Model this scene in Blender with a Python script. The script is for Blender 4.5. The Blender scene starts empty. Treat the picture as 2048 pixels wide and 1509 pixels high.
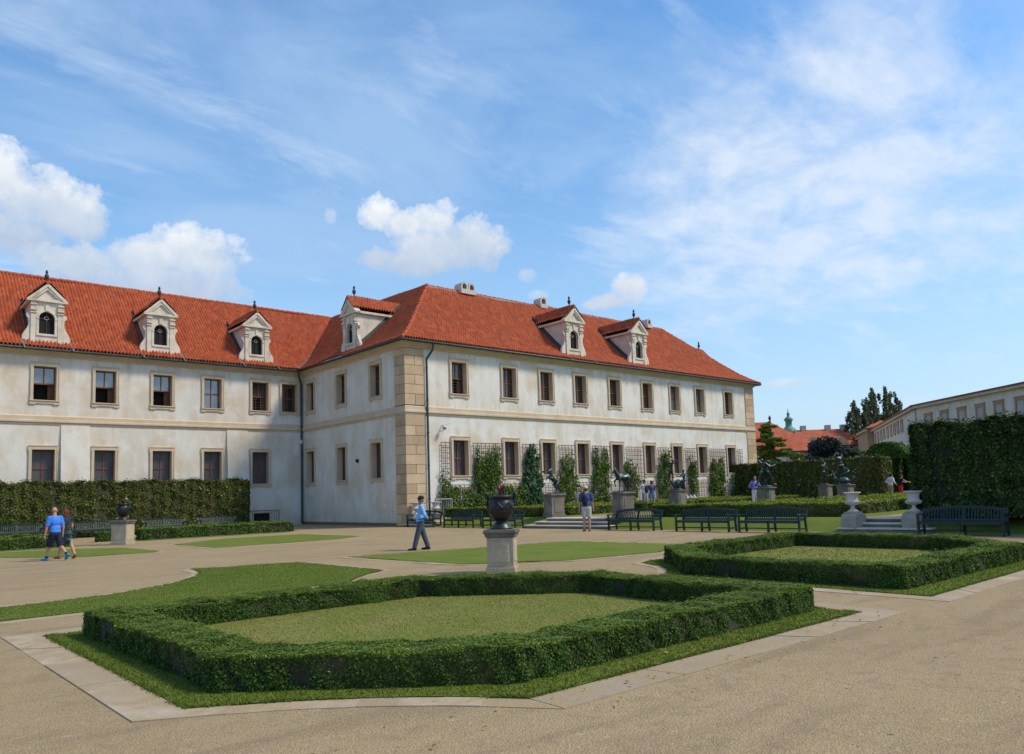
import bpy, bmesh, math, random
import numpy as np
from mathutils import Vector, Matrix, noise as mnoise

random.seed(7)
RNG = np.random.default_rng(7)
R = math.radians
SC = bpy.context.scene
COL = SC.collection

# ------------------------------------------------------------------ helpers
def link(o, parent=None):
    COL.objects.link(o)
    if parent: o.parent = parent
    return o

def tag(o, label=None, cat=None, group=None, kind=None):
    if label: o["label"] = label
    if cat: o["category"] = cat
    if group: o["group"] = group
    if kind: o["kind"] = kind
    return o

def empty(name, loc=(0, 0, 0), rz=0.0, label=None, cat=None, group=None, parent=None):
    o = bpy.data.objects.new(name, None)
    o.empty_display_size = .2
    o.location = loc; o.rotation_euler = (0, 0, rz)
    link(o, parent)
    return tag(o, label, cat, group)

def copy_tree(o, parent=None):
    c = o.copy(); COL.objects.link(c)
    if parent is not None: c.parent = parent
    for ch in list(o.children): copy_tree(ch, c)
    return c

class MB:
    def __init__(s): s.v = []; s.f = []; s.m = []; s.sm = []; s.uv = None
    def add(s, vs, fs, mi=0, sm=False):
        n = len(s.v); s.v.extend([tuple(map(float, v)) for v in vs])
        for f in fs: s.f.append([i + n for i in f]); s.m.append(mi); s.sm.append(sm)
    def quad(s, a, b, c, d, mi=0): s.add([a, b, c, d], [(0, 1, 2, 3)], mi)
    def box(s, x0, x1, y0, y1, z0, z1, mi=0):
        v = [(x, y, z) for x in (x0, x1) for y in (y0, y1) for z in (z0, z1)]
        s.add(v, [(0, 1, 3, 2), (4, 6, 7, 5), (0, 4, 5, 1), (2, 3, 7, 6), (0, 2, 6, 4), (1, 5, 7, 3)], mi)
    def extrude(s, poly, d, mi=0):
        """poly: list of 3D points, d: extrusion vector"""
        n = len(poly); d = Vector(d)
        a = [Vector(p) for p in poly]; b = [p + d for p in a]
        fs = [tuple(range(n))[::-1], tuple(range(n, 2 * n))]
        fs += [(i, (i + 1) % n, n + (i + 1) % n, n + i) for i in range(n)]
        s.add(a + b, fs, mi)
    def tube(s, pts, r, n=8, mi=0, sm=True, caps=True):
        pts = [Vector(p) for p in pts]; k = len(pts)
        rs = r if isinstance(r, (list, tuple)) else [r] * k
        vs = []; prev = None
        for i, p in enumerate(pts):
            t = (pts[min(i + 1, k - 1)] - pts[max(i - 1, 0)]).normalized()
            if prev is None:
                a = t.orthogonal().normalized()
            else:
                a = (prev - t * prev.dot(t)); a = a.normalized() if a.length > 1e-6 else t.orthogonal().normalized()
            prev = a; b = t.cross(a)
            for j in range(n):
                an = 2 * math.pi * j / n
                vs.append(p + (a * math.cos(an) + b * math.sin(an)) * rs[i])
        fs = []
        for i in range(k - 1):
            for j in range(n):
                j2 = (j + 1) % n
                fs.append((i * n + j, i * n + j2, (i + 1) * n + j2, (i + 1) * n + j))
        s.add(vs, fs, mi, sm)
        if caps:
            s.add(vs[:n], [tuple(range(n))[::-1]], mi); s.add(vs[-n:], [tuple(range(n))], mi)
    def lathe(s, prof, n=24, mi=0, c=(0, 0, 0), sm=True):
        vs = []; k = len(prof)
        for r, z in prof:
            for j in range(n):
                a = 2 * math.pi * j / n
                vs.append((c[0] + r * math.cos(a), c[1] + r * math.sin(a), c[2] + z))
        fs = [(i * n + j, i * n + (j + 1) % n, (i + 1) * n + (j + 1) % n, (i + 1) * n + j) for i in range(k - 1) for j in range(n)]
        s.add(vs, fs, mi, sm)
    def capsule(s, p0, r0, p1, r1, n=12, mi=0):
        p0 = Vector(p0); p1 = Vector(p1); t = (p1 - p0)
        L = t.length; t = t.normalized() if L > 1e-6 else Vector((0, 0, 1))
        pts = []; rs = []
        for a in (-88, -60, -30, 0):
            pts.append(p0 + t * r0 * math.sin(R(a))); rs.append(r0 * math.cos(R(a)))
        for a in (0, 30, 60, 88):
            pts.append(p1 + t * r1 * math.sin(R(a))); rs.append(r1 * math.cos(R(a)))
        s.tube(pts, rs, n, mi)
    def ellip(s, c, r, M=None, n=14, mi=0):
        vs = []; fs = []; k = 9
        for i in range(k):
            th = math.pi * (i + .03) / (k - .94)
            for j in range(n):
                a = 2 * math.pi * j / n
                p = Vector((r[0] * math.sin(th) * math.cos(a), r[1] * math.sin(th) * math.sin(a), -r[2] * math.cos(th)))
                if M is not None: p = M @ p
                vs.append(p + Vector(c))
        for i in range(k - 1):
            for j in range(n):
                fs.append((i * n + j, i * n + (j + 1) % n, (i + 1) * n + (j + 1) % n, (i + 1) * n + j))
        fs.append(tuple(range(n))[::-1]); fs.append(tuple(range((k - 1) * n, k * n)))
        s.add(vs, fs, mi, True)
    def sweep(s, path, prof, closed=False, mi=0, sm=False):
        """sweep a profile [(outward, z)] along a 2D path; outward = right of travel"""
        P = [Vector(p) for p in path]; k = len(P); n = len(prof); vs = []
        for i in range(k):
            if closed or 0 < i < k - 1:
                d0 = (P[i] - P[i - 1]).normalized(); d1 = (P[(i + 1) % k] - P[i]).normalized()
            elif i == 0: d0 = d1 = (P[1] - P[0]).normalized()
            else: d0 = d1 = (P[i] - P[i - 1]).normalized()
            n0 = Vector((d0.y, -d0.x)); n1 = Vector((d1.y, -d1.x))
            m = (n0 + n1); m = m / max(1e-6, m.dot(n0))
            for o, z in prof: q = P[i] + m * o; vs.append((q.x, q.y, z))
        fs = []
        for i in range(k if closed else k - 1):
            i2 = (i + 1) % k
            for j in range(n - 1): fs.append((i * n + j, i2 * n + j, i2 * n + j + 1, i * n + j + 1))
        s.add(vs, fs, mi, sm)
    def build(s, name, mats, parent=None, loc=None, rz=0.0, M=None, bevel=0):
        me = bpy.data.meshes.new(name)
        vs = s.v
        if M is not None: vs = [tuple(M @ Vector(v)) for v in vs]
        me.from_pydata(vs, [], s.f)
        if not isinstance(mats, (list, tuple)): mats = [mats]
        for m in mats: me.materials.append(m)
        me.polygons.foreach_set("material_index", s.m); me.polygons.foreach_set("use_smooth", s.sm)
        if s.uv is not None:
            l = me.uv_layers.new(name="UVMap"); ix = np.empty(len(me.loops), np.int32); me.loops.foreach_get("vertex_index", ix)
            l.data.foreach_set("uv", np.asarray(s.uv, np.float32)[ix].ravel())
        me.update()
        bm = bmesh.new(); bm.from_mesh(me); bmesh.ops.recalc_face_normals(bm, faces=bm.faces); bm.to_mesh(me); bm.free()
        o = bpy.data.objects.new(name, me)
        if loc is not None: o.location = loc
        o.rotation_euler = (0, 0, rz)
        link(o, parent)
        if bevel:
            b = o.modifiers.new("edge", 'BEVEL'); b.width = bevel; b.segments = 2; b.limit_method = 'ANGLE'
        return o

def np_obj(name, V, F, mats, parent=None, mi=None, loc=None):
    """big meshes: V (N,3), F (M,k)"""
    V = np.asarray(V, np.float32); F = np.asarray(F, np.int32); k = F.shape[1]
    me = bpy.data.meshes.new(name)
    me.vertices.add(len(V)); me.vertices.foreach_set("co", V.ravel())
    me.loops.add(F.size); me.loops.foreach_set("vertex_index", F.ravel())
    me.polygons.add(len(F)); me.polygons.foreach_set("loop_start", np.arange(0, F.size, k, dtype=np.int32))
    me.polygons.foreach_set("loop_total", np.full(len(F), k, np.int32))
    if not isinstance(mats, (list, tuple)): mats = [mats]
    for m in mats: me.materials.append(m)
    if mi is not None: me.polygons.foreach_set("material_index", np.asarray(mi, np.int32))
    me.update(calc_edges=True); me.validate()
    o = bpy.data.objects.new(name, me)
    if loc is not None: o.location = loc
    return link(o, parent)

# ------------------------------------------------------------------ materials
def newmat(name):
    m = bpy.data.materials.new(name); m.use_nodes = True
    nt = m.node_tree; b = nt.nodes["Principled BSDF"]
    return m, nt, b

def N(nt, t, **kw):
    n = nt.nodes.new(t)
    for k, v in kw.items():
        if k == "inp":
            for a, c in v.items(): n.inputs[a].default_value = c
        else: setattr(n, k, v)
    return n

def ramp(nt, src, stops):
    r = nt.nodes.new("ShaderNodeValToRGB"); e = r.color_ramp.elements
    while len(e) < len(stops): e.new(.5)
    for i, (p, c) in enumerate(stops):
        e[i].position = p; e[i].color = (c[0], c[1], c[2], 1) if hasattr(c, "__len__") else (c, c, c, 1)
    nt.links.new(src, r.inputs[0]); return r.outputs[0]

def mixc(nt, f, a, b, mode='MIX'):
    m = nt.nodes.new("ShaderNodeMix"); m.data_type = 'RGBA'; m.blend_type = mode
    for i, x in ((0, f), (6, a), (7, b)):
        if hasattr(x, "node"): nt.links.new(x, m.inputs[i])
        else: m.inputs[i].default_value = x if i == 0 else (x[0], x[1], x[2], 1)
    return m.outputs[2]

def coords(nt, scale=(1, 1, 1), kind="world"):
    if kind == "world": s = N(nt, "ShaderNodeNewGeometry").outputs["Position"]
    else: s = N(nt, "ShaderNodeTexCoord").outputs["Object"]
    mp = N(nt, "ShaderNodeMapping"); mp.inputs["Scale"].default_value = scale
    nt.links.new(s, mp.inputs[0]); return mp.outputs[0]

def noise(nt, co, scale, detail=4, rough=.55, dist=0.0):
    n = N(nt, "ShaderNodeTexNoise", inp={"Scale": scale, "Detail": detail, "Roughness": rough, "Distortion": dist})
    nt.links.new(co, n.inputs["Vector"]); return n.outputs[0]

def bump(nt, b, h, strength, dist=.02):
    n = N(nt, "ShaderNodeBump", inp={"Strength": strength, "Distance": dist})
    nt.links.new(h, n.inputs["Height"]); nt.links.new(n.outputs[0], b.inputs["Normal"])

def math_n(nt, op, a, b=None, c=None, clamp=False):
    n = nt.nodes.new("ShaderNodeMath"); n.operation = op; n.use_clamp = clamp
    for i, x in enumerate((a, b, c)):
        if x is None: continue
        if hasattr(x, "node"): nt.links.new(x, n.inputs[i])
        else: n.inputs[i].default_value = x
    return n.outputs[0]

def simple(name, col, rough=.6, var=.12, scale=6., bumpy=.0, metal=0., spec=.4, kind="world"):
    m, nt, b = newmat(name)
    co = coords(nt, kind=kind); n = noise(nt, co, scale, 5)
    lo = [c * (1 - var) for c in col]; hi = [min(1, c * (1 + var)) for c in col]
    nt.links.new(ramp(nt, n, [(.3, lo), (.7, hi)]), b.inputs["Base Color"])
    b.inputs["Roughness"].default_value = rough; b.inputs["Metallic"].default_value = metal
    b.inputs["Specular IOR Level"].default_value = spec
    if bumpy: bump(nt, b, noise(nt, co, scale * 8, 4), bumpy, .01)
    return m

def mat_plaster(name, white, stain, amount):
    m, nt, b = newmat(name)
    co = coords(nt); cs = coords(nt, (1, 1, .22))
    big = noise(nt, co, .55, 6, .6, .4); streak = noise(nt, cs, 1.6, 5, .6, .2); fine = noise(nt, co, 9, 5)
    mask = ramp(nt, math_n(nt, 'ADD', math_n(nt, 'MULTIPLY', big, .6), math_n(nt, 'MULTIPLY', streak, .4)), [(.5 - amount, 0.), (.5 + .16 - amount, 1.)])
    # damp band above the string course and ochre wash patches
    z = N(nt, "ShaderNodeSeparateXYZ"); nt.links.new(N(nt, "ShaderNodeNewGeometry").outputs["Position"], z.inputs[0])
    band = math_n(nt, 'SUBTRACT', 1.0, math_n(nt, 'ABSOLUTE', math_n(nt, 'DIVIDE', math_n(nt, 'SUBTRACT', z.outputs[2], 7.0), 1.3)), clamp=True)
    band = math_n(nt, 'MULTIPLY', band, ramp(nt, streak, [(.4, 0.), (.58, 1.)]), clamp=True)
    mask = math_n(nt, 'MAXIMUM', math_n(nt, 'MULTIPLY', mask, .75), math_n(nt, 'MULTIPLY', band, .75))
    base = mixc(nt, ramp(nt, fine, [(.35, 0.), (.7, 1.)]), [c * .93 for c in white], white)
    c = mixc(nt, mask, base, stain)
    grey = ramp(nt, noise(nt, coords(nt, (1, 1, .5)), .9, 6, .65), [(.52, 0.), (.72, 1.)])
    c = mixc(nt, math_n(nt, 'MULTIPLY', grey, .4), c, [white[0] * .68, white[1] * .7, white[2] * .73])
    pt = ramp(nt, noise(nt, co, 1.15, 3, .5, 1.5), [(.6, 0.), (.64, .22)])
    c = mixc(nt, pt, c, [white[0] * 1.08, white[1] * 1.08, white[2] * 1.07])
    # run-off streaks below the eaves and a soiled splash zone at the foot of the wall
    drip = ramp(nt, noise(nt, coords(nt, (1, 1, .06)), 2.6, 4, .6), [(.5, 0.), (.68, 1.)])
    up = math_n(nt, 'MULTIPLY', math_n(nt, 'SUBTRACT', z.outputs[2], 8.6), .5, clamp=True)
    foot = math_n(nt, 'MULTIPLY', math_n(nt, 'SUBTRACT', 1.15, z.outputs[2]), .9, clamp=True)
    foot = math_n(nt, 'MULTIPLY', foot, ramp(nt, big, [(.3, .3), (.65, 1.)]))
    c = mixc(nt, math_n(nt, 'MULTIPLY', math_n(nt, 'MULTIPLY', drip, up), .6), c, [stain[0] * .8, stain[1] * .78, stain[2] * .78])
    c = mixc(nt, math_n(nt, 'MULTIPLY', foot, .5), c, [stain[0] * .75, stain[1] * .75, stain[2] * .78])
    nt.links.new(c, b.inputs["Base Color"]); b.inputs["Roughness"].default_value = .9; b.inputs["Specular IOR Level"].default_value = .15
    bump(nt, b, math_n(nt, 'ADD', math_n(nt, 'MULTIPLY', noise(nt, co, 2.2, 4), 1.5), fine), .35, .012)
    return m

def mat_stone(name, c1, c2, dark=.25, scale=1.3):
    m, nt, b = newmat(name)
    co = coords(nt)
    a = noise(nt, co, scale, 6, .6); f = noise(nt, co, 22, 4)
    c = ramp(nt, a, [(.3, c1), (.68, c2)])
    st = ramp(nt, noise(nt, coords(nt, (1, 1, .3)), 2.4, 5, .65), [(.52, 0.), (.75, 1.)])
    c = mixc(nt, math_n(nt, 'MULTIPLY', st, dark), c, (.09, .08, .07))
    c = mixc(nt, .25, c, ramp(nt, f, [(.3, [x * .7 for x in c1]), (.7, c2)]))
    nt.links.new(c, b.inputs["Base Color"]); b.inputs["Roughness"].default_value = .85; b.inputs["Specular IOR Level"].default_value = .2
    bump(nt, b, f, .3, .01); return m

def mat_tiles(name):
    m, nt, b = newmat(name)
    uv = N(nt, "ShaderNodeUVMap").outputs[0]
    fl = N(nt, "ShaderNodeVectorMath"); fl.operation = 'FLOOR'; nt.links.new(uv, fl.inputs[0])
    wn = N(nt, "ShaderNodeTexWhiteNoise"); wn.noise_dimensions = '2D'; nt.links.new(fl.outputs[0], wn.inputs["Vector"])
    c = ramp(nt, wn.outputs[0], [(0., (.26, .05, .018)), (.3, (.34, .065, .022)), (.75, (.385, .077, .026)), (1., (.45, .105, .038))])
    w = noise(nt, coords(nt), .5, 6, .65)
    c = mixc(nt, ramp(nt, w, [(.42, 0.), (.7, .35)]), c, (.27, .075, .04))
    sk = ramp(nt, noise(nt, coords(nt, (1, .35, .35)), 1.1, 7, .7), [(.56, 0.), (.76, .4)])
    c = mixc(nt, sk, c, (.17, .06, .035))
    li = ramp(nt, noise(nt, coords(nt), 3.2, 6, .7), [(.58, 0.), (.76, .6)])
    c = mixc(nt, li, c, (.35, .24, .17))
    nt.links.new(c, b.inputs["Base Color"]); b.inputs["Roughness"].default_value = .8; b.inputs["Specular IOR Level"].default_value = .25
    bump(nt, b, noise(nt, coords(nt), 30, 4), .3, .01); return m

def mat_leaf(name, stops, trans=.25, clump=1.4, vary=(.65, 1.25)):
    m, nt, b = newmat(name)
    g = N(nt, "ShaderNodeNewGeometry")
    c = ramp(nt, g.outputs["Random Per Island"], stops)
    cl = ramp(nt, noise(nt, coords(nt), clump, 4, .6), [(.3, vary[0]), (.7, vary[1])])
    c = mixc(nt, 1.0, c, cl, 'MULTIPLY')
    nt.links.new(c, b.inputs["Base Color"]); b.inputs["Roughness"].default_value = .6; b.inputs["Specular IOR Level"].default_value = .12
    t = N(nt, "ShaderNodeBsdfTranslucent"); nt.links.new(c, t.inputs[0])
    mx = N(nt, "ShaderNodeMixShader", inp={0: trans}); out = nt.nodes["Material Output"]
    nt.links.new(b.outputs[0], mx.inputs[1]); nt.links.new(t.outputs[0], mx.inputs[2]); nt.links.new(mx.outputs[0], out.inputs[0])
    return m

def mat_gravel():
    m, nt, b = newmat("sandy gravel")
    co = coords(nt)
    v = N(nt, "ShaderNodeTexVoronoi", inp={"Scale": 70.}); nt.links.new(co, v.inputs["Vector"])
    v2 = N(nt, "ShaderNodeTexVoronoi", inp={"Scale": 22.}); nt.links.new(co, v2.inputs["Vector"])
    big = noise(nt, co, .35, 6, .6, .5); mid = noise(nt, co, 2.6, 6, .65); fine = noise(nt, co, 60, 3, .7)
    c = ramp(nt, fine, [(.25, (.23, .168, .092)), (.5, (.355, .268, .153)), (.8, (.465, .362, .218))])
    c = mixc(nt, ramp(nt, mid, [(.35, 0.), (.7, .4)]), c, (.275, .2, .112))
    c = mixc(nt, ramp(nt, big, [(.4, 0.), (.65, .45)]), c, (.41, .312, .185))
    # wheel and foot tracks: darker, finer bands following the walks
    tr = noise(nt, coords(nt, (.25, 1.3, 1)), 1.1, 5, .6, .6)
    c = mixc(nt, ramp(nt, tr, [(.52, 0.), (.66, .5)]), c, (.235, .172, .107))
    peb = ramp(nt, v2.outputs["Color"], [(.9, 0.), (.96, .3)])
    c = mixc(nt, peb, c, (.52, .47, .4))
    c = mixc(nt, ramp(nt, noise(nt, co, 9, 5, .7), [(.6, 0.), (.68, .35)]), c, (.2, .13, .075))
    nt.links.new(c, b.inputs["Base Color"]); b.inputs["Roughness"].default_value = .95; b.inputs["Specular IOR Level"].default_value = .1
    vg = N(nt, "ShaderNodeTexVoronoi", inp={"Scale": 85.}); nt.links.new(co, vg.inputs["Vector"])
    c = mixc(nt, 1., c, ramp(nt, vg.outputs["Color"], [(.1, .76), (.5, 1.), (.85, 1.08), (1., 1.35)]), 'MULTIPLY')
    fp = ramp(nt, noise(nt, coords(nt, (1, 1, 1)), 3.4, 3, .5, 1.2), [(.56, 0.), (.64, .35)])
    c = mixc(nt, fp, c, (.24, .178, .112)); nt.links.new(c, b.inputs["Base Color"])
    h = math_n(nt, 'ADD', v.outputs["Distance"], math_n(nt, 'MULTIPLY', fine, .7)); h = math_n(nt, 'ADD', h, math_n(nt, 'MULTIPLY', mid, 2.5)); bump(nt, b, h, .6, .014)
    return m

def mat_lawn(name, c1, c2, dry, dryamt):
    m, nt, b = newmat(name)
    co = coords(nt)
    c = ramp(nt, noise(nt, co, 30, 5, .7), [(.3, c1), (.7, c2)])
    mw = ramp(nt, noise(nt, co, .9, 5, .6), [(.35, 0.), (.7, 1.)])
    c = mixc(nt, math_n(nt, 'MULTIPLY', mw, dryamt), c, dry)
    nt.links.new(c, b.inputs["Base Color"]); b.inputs["Roughness"].default_value = .9; b.inputs["Specular IOR Level"].default_value = .1
    bump(nt, b, noise(nt, co, 90, 3, .8), .6, .02); return m

def mat_bronze(name, base=(.02, .024, .024), pat=(.12, .27, .245), amt=.6):
    m, nt, b = newmat(name)
    co = coords(nt, kind="obj")
    g = N(nt, "ShaderNodeNewGeometry"); s = N(nt, "ShaderNodeSeparateXYZ"); nt.links.new(g.outputs["Normal"], s.inputs[0])
    n = noise(nt, co, 5, 6, .65)
    k = math_n(nt, 'ADD', math_n(nt, 'MULTIPLY', s.outputs[2], .45), math_n(nt, 'MULTIPLY', n, 1.0))
    f = ramp(nt, k, [(.58, 0.), (.95, amt)])
    c = mixc(nt, f, base, pat)
    nt.links.new(c, b.inputs["Base Color"]); b.inputs["Roughness"].default_value = .38; b.inputs["Metallic"].default_value = .35
    b.inputs["Specular IOR Level"].default_value = .6
    bump(nt, b, noise(nt, co, 26, 3), .25, .006)
    return m

M = {}
M["plaster_w"] = mat_plaster("white lime plaster", (.735, .71, .66), (.56, .47, .33), .05)
M["plaster_s"] = mat_plaster("cream plaster", (.70, .67, .61), (.56, .46, .34), .07)
M["stone"] = mat_stone("beige sandstone", (.5, .39, .27), (.62, .51, .37), .15)
M["quoin"] = mat_stone("pinkish sandstone blocks", (.45, .32, .2), (.58, .44, .3), .1, .9)
def per_block(m, amt):
    nt = m.node_tree; b = nt.nodes["Principled BSDF"]; c = b.inputs["Base Color"].links[0].from_socket
    g = N(nt, "ShaderNodeNewGeometry"); v = ramp(nt, g.outputs["Random Per Island"], [(0., (1 - amt, 1 - amt, 1 - amt * 1.1)), (.5, (1, .98, .95)), (1., (1 + amt * .6, 1 + amt * .6, 1 + amt * .6))])
    nt.links.new(mixc(nt, 1., c, v, 'MULTIPLY'), b.inputs["Base Color"])
per_block(M["quoin"], .2)
M["joint"] = simple("dark mortar joint", (.19, .12, .075), .9)
M["dstone"] = mat_stone("dormer stone", (.55, .47, .36), (.74, .68, .58), .5, 2.2)
M["tiles"] = mat_tiles("red clay pantiles")
M["mortar"] = simple("lime mortar", (.4, .33, .27), .9, .25, 9)
M["gutter"] = simple("weathered copper gutter", (.045, .06, .058), .5, .4, 5, 0, .4)
M["flash"] = simple("lead flashing", (.12, .15, .15), .6, .3, 3)
M["darkflash"] = simple("dark painted flashing", (.055, .062, .066), .6, .3, 3)
M["wood"] = simple("red brown window wood", (.17, .055, .03), .5, .25, 6)
M["darkin"] = simple("dark room interior", (.012, .011, .01), .9)
M["curt"] = simple("brown drape", (.13, .065, .035), .9, .3, 12)
def mat_glass(name, col, ior, rough, k):
    m, nt, b = newmat(name)
    co = coords(nt)
    nt.links.new(ramp(nt, noise(nt, co, 1.3, 4), [(.35, [c * .7 for c in col]), (.7, [c * 1.3 for c in col])]), b.inputs["Base Color"])
    b.inputs["Roughness"].default_value = rough; b.inputs["IOR"].default_value = ior
    # thin leaded grid: a fine relief in the panes
    bump(nt, b, noise(nt, co, 3., 2), k, .01)
    return m
M["glass"] = mat_glass("window glass", (.02, .022, .024), 2.0, .04, .08)
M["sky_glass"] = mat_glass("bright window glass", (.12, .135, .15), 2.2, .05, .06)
M["drape_glass"] = mat_glass("window glass before brown drapes", (.06, .03, .02), 1.8, .08, .1)
M["pale_glass"] = mat_glass("window glass before pale drapes", (.16, .16, .165), 1.9, .08, .1)
M["mesh_glass"] = mat_glass("window glass behind fine mesh", (.06, .06, .064), 1.5, .35, .2)
M["grille"] = simple("window lattice", (.12, .11, .1), .6)
M["gravel"] = mat_gravel()
M["kerb"] = mat_stone("pale sandstone kerb", (.33, .265, .19), (.45, .37, .275), .35, 1.1)
def dust(m):
    # sand trodden onto the flush kerb stones
    nt = m.node_tree; b = nt.nodes["Principled BSDF"]; c = b.inputs["Base Color"].links[0].from_socket
    f = ramp(nt, noise(nt, coords(nt), 1.7, 8, .7, .4), [(.4, 0.), (.56, .9)]); g = ramp(nt, noise(nt, coords(nt), 60, 3, .7), [(.3, (.25, .183, .1)), (.75, (.44, .335, .195))])
    nt.links.new(mixc(nt, f, c, g), b.inputs["Base Color"])
per_block(M["kerb"], .22); dust(M["kerb"])
M["lawn"] = mat_lawn("mown lawn", (.085, .135, .016), (.135, .185, .026), (.2, .2, .05), .6)
M["drylawn"] = mat_lawn("sun-worn lawn", (.14, .18, .03), (.2, .225, .05), (.27, .225, .08), .8)
M["soil"] = simple("brown hedge twigs", (.03, .027, .014), .95, .5, 14)
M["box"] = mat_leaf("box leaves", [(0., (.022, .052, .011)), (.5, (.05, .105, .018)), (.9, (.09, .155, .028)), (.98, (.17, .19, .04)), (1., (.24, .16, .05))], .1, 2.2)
M["boxtop"] = mat_leaf("young box tips painted sunlit", [(0., (.055, .115, .016)), (.5, (.115, .195, .026)), (.85, (.18, .25, .036)), (.97, (.28, .3, .05)), (1., (.36, .34, .08))], .2, 2.2)  # young growth, lightened further: sun on the hedge top painted into the colour
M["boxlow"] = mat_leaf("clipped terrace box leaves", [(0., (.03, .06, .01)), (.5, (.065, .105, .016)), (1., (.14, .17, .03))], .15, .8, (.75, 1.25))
M["boxlowtop"] = mat_leaf("fresh terrace box tips painted sunlit", [(0., (.09, .14, .016)), (.5, (.18, .23, .025)), (1., (.33, .35, .05))], .22, .8, (.8, 1.2))  # fresh growth plus painted sunlight, so tops stand out from the darker sides
M["hornbeam"] = mat_leaf("hornbeam leaves", [(0., (.05, .075, .016)), (.5, (.095, .12, .026)), (.88, (.14, .145, .036)), (.975, (.2, .16, .06)), (1., (.6, .55, .48))], .25, .7, (.7, 1.2))
M["hornbeam_dk"] = mat_leaf("dark hornbeam leaves", [(0., (.018, .042, .011)), (.6, (.04, .08, .018)), (.93, (.085, .125, .027)), (1., (.25, .22, .08))], .15, 1.1, (.6, 1.3))
M["vine"] = mat_leaf("climber leaves", [(0., (.03, .075, .012)), (.5, (.08, .15, .026)), (.88, (.14, .21, .04)), (.96, (.26, .26, .06)), (1., (.22, .08, .03))], .3, 2.2)
M["ivy"] = mat_leaf("ivy leaves", [(0., (.02, .06, .024)), (.6, (.045, .1, .04)), (1., (.12, .19, .09))], .15, 1.5)
M["conifer"] = mat_leaf("conifer needles", [(0., (.08, .125, .02)), (.6, (.15, .2, .034)), (1., (.25, .27, .07))], .4, .8)
M["darktree"] = mat_leaf("dark purple-green leaves", [(0., (.012, .022, .02)), (.6, (.025, .04, .036)), (1., (.05, .065, .06))], .15, .8)
M["poplar"] = mat_leaf("poplar leaves", [(0., (.06, .08, .04)), (.6, (.1, .125, .062)), (1., (.16, .17, .1))], .35, .5)
M["green"] = mat_leaf("bright shrub leaves", [(0., (.03, .08, .012)), (.6, (.06, .13, .02)), (1., (.11, .17, .03))], .2, .8)
M["blade"] = mat_leaf("grass blades", [(0., (.07, .125, .013)), (.6, (.11, .17, .02)), (1., (.19, .215, .045))], .35, 1.2, (.8, 1.2))
M["dryblade"] = mat_leaf("dry grass blades", [(0., (.125, .165, .022)), (.55, (.175, .205, .038)), (1., (.3, .26, .09))], .35, .8, (.78, 1.22))
M["bark"] = simple("bark", (.09, .065, .045), .9, .3, 8, .4)
M["bronze"] = mat_bronze("dark bronze with verdigris")
M["bronze_dk"] = mat_bronze("nearly black bronze", (.014, .014, .015), (.06, .13, .12), .3)
M["pedestal"] = mat_stone("weathered grey stone", (.11, .1, .085), (.24, .21, .165), .65, 2)
M["pedestal_l"] = mat_stone("light sandstone", (.33, .28, .2), (.46, .39, .28), .5, 2.5)
M["rustic"] = mat_stone("vermiculated sandstone", (.36, .3, .21), (.52, .43, .3), .3, 5)
M["white_stone"] = mat_stone("pale grey stone", (.5, .45, .4), (.62, .57, .52), .25, 2)
M["plinth"] = mat_stone("grey beige plinth stone", (.3, .26, .21), (.42, .37, .31), .35, 2)
M["step"] = mat_stone("step treads painted sunlit", (.58, .5, .4), (.72, .65, .54), .1, 2)  # sun on the treads painted in as a lighter stone
M["bench"] = simple("dark green bench paint", (.008, .026, .024), .45, .3, 6)
M["trellis"] = simple("red brown trellis laths", (.16, .055, .02), .8, .25, 5)
M["iron"] = simple("dark iron", (.03, .032, .035), .5, .2, 5)
M["whitemetal"] = simple("white painted metal", (.5, .5, .5), .5, .1, 4)
M["grey_tarp"] = simple("grey sheeting", (.3, .31, .33), .7, .3, 3)
M["cordyline"] = simple("dark red strap leaves", (.1, .028, .026), .5, .5, 6)

# ------------------------------------------------------------------ camera, world, sun
def rotcam(y, p, r):
    fw = Vector((math.sin(y) * math.cos(p), math.cos(y) * math.cos(p), math.sin(p)))
    rt = Vector((math.cos(y), -math.sin(y), 0)); up = rt.cross(fw)
    rt2 = rt * math.cos(r) + up * math.sin(r); up2 = -rt * math.sin(r) + up * math.cos(r)
    return Matrix((rt2, up2, -fw)).transposed()
cam = bpy.data.cameras.new("camera"); co_ = bpy.data.objects.new("camera", cam); COL.objects.link(co_)
co_.matrix_world = Matrix.Translation((-23.6866, -36.434, 1.70)) @ rotcam(.7158, .0867, -.0309).to_4x4()
cam.sensor_width = 36; cam.lens = 1519.66 / 2048 * 36; cam.shift_y = 100 / 2048; cam.clip_start = .1; cam.clip_end = 3000
SC.camera = co_
SC.view_settings.view_transform = 'Standard'; SC.view_settings.look = 'None'; SC.view_settings.exposure = 0.52; SC.view_settings.gamma = 1
SC.cycles.use_denoising = True; SC.cycles.max_bounces = 6; SC.cycles.transparent_max_bounces = 4
SC.cycles.diffuse_bounces = 3; SC.cycles.glossy_bounces = 2; SC.cycles.transmission_bounces = 2

SUN_EL = 50.0; SUN_AZ = Vector((.66, -.75, 0)).normalized()
sd = Vector((SUN_AZ.x * math.cos(R(SUN_EL)), SUN_AZ.y * math.cos(R(SUN_EL)), math.sin(R(SUN_EL))))
sl = bpy.data.lights.new("sun", 'SUN'); sl.energy = 2.4; sl.angle = R(11); sl.color = (1., .88, .69)
so = bpy.data.objects.new("sun", sl); COL.objects.link(so); so.rotation_euler = (-sd).to_track_quat('-Z', 'Y').to_euler(); so.location = sd * 60

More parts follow.
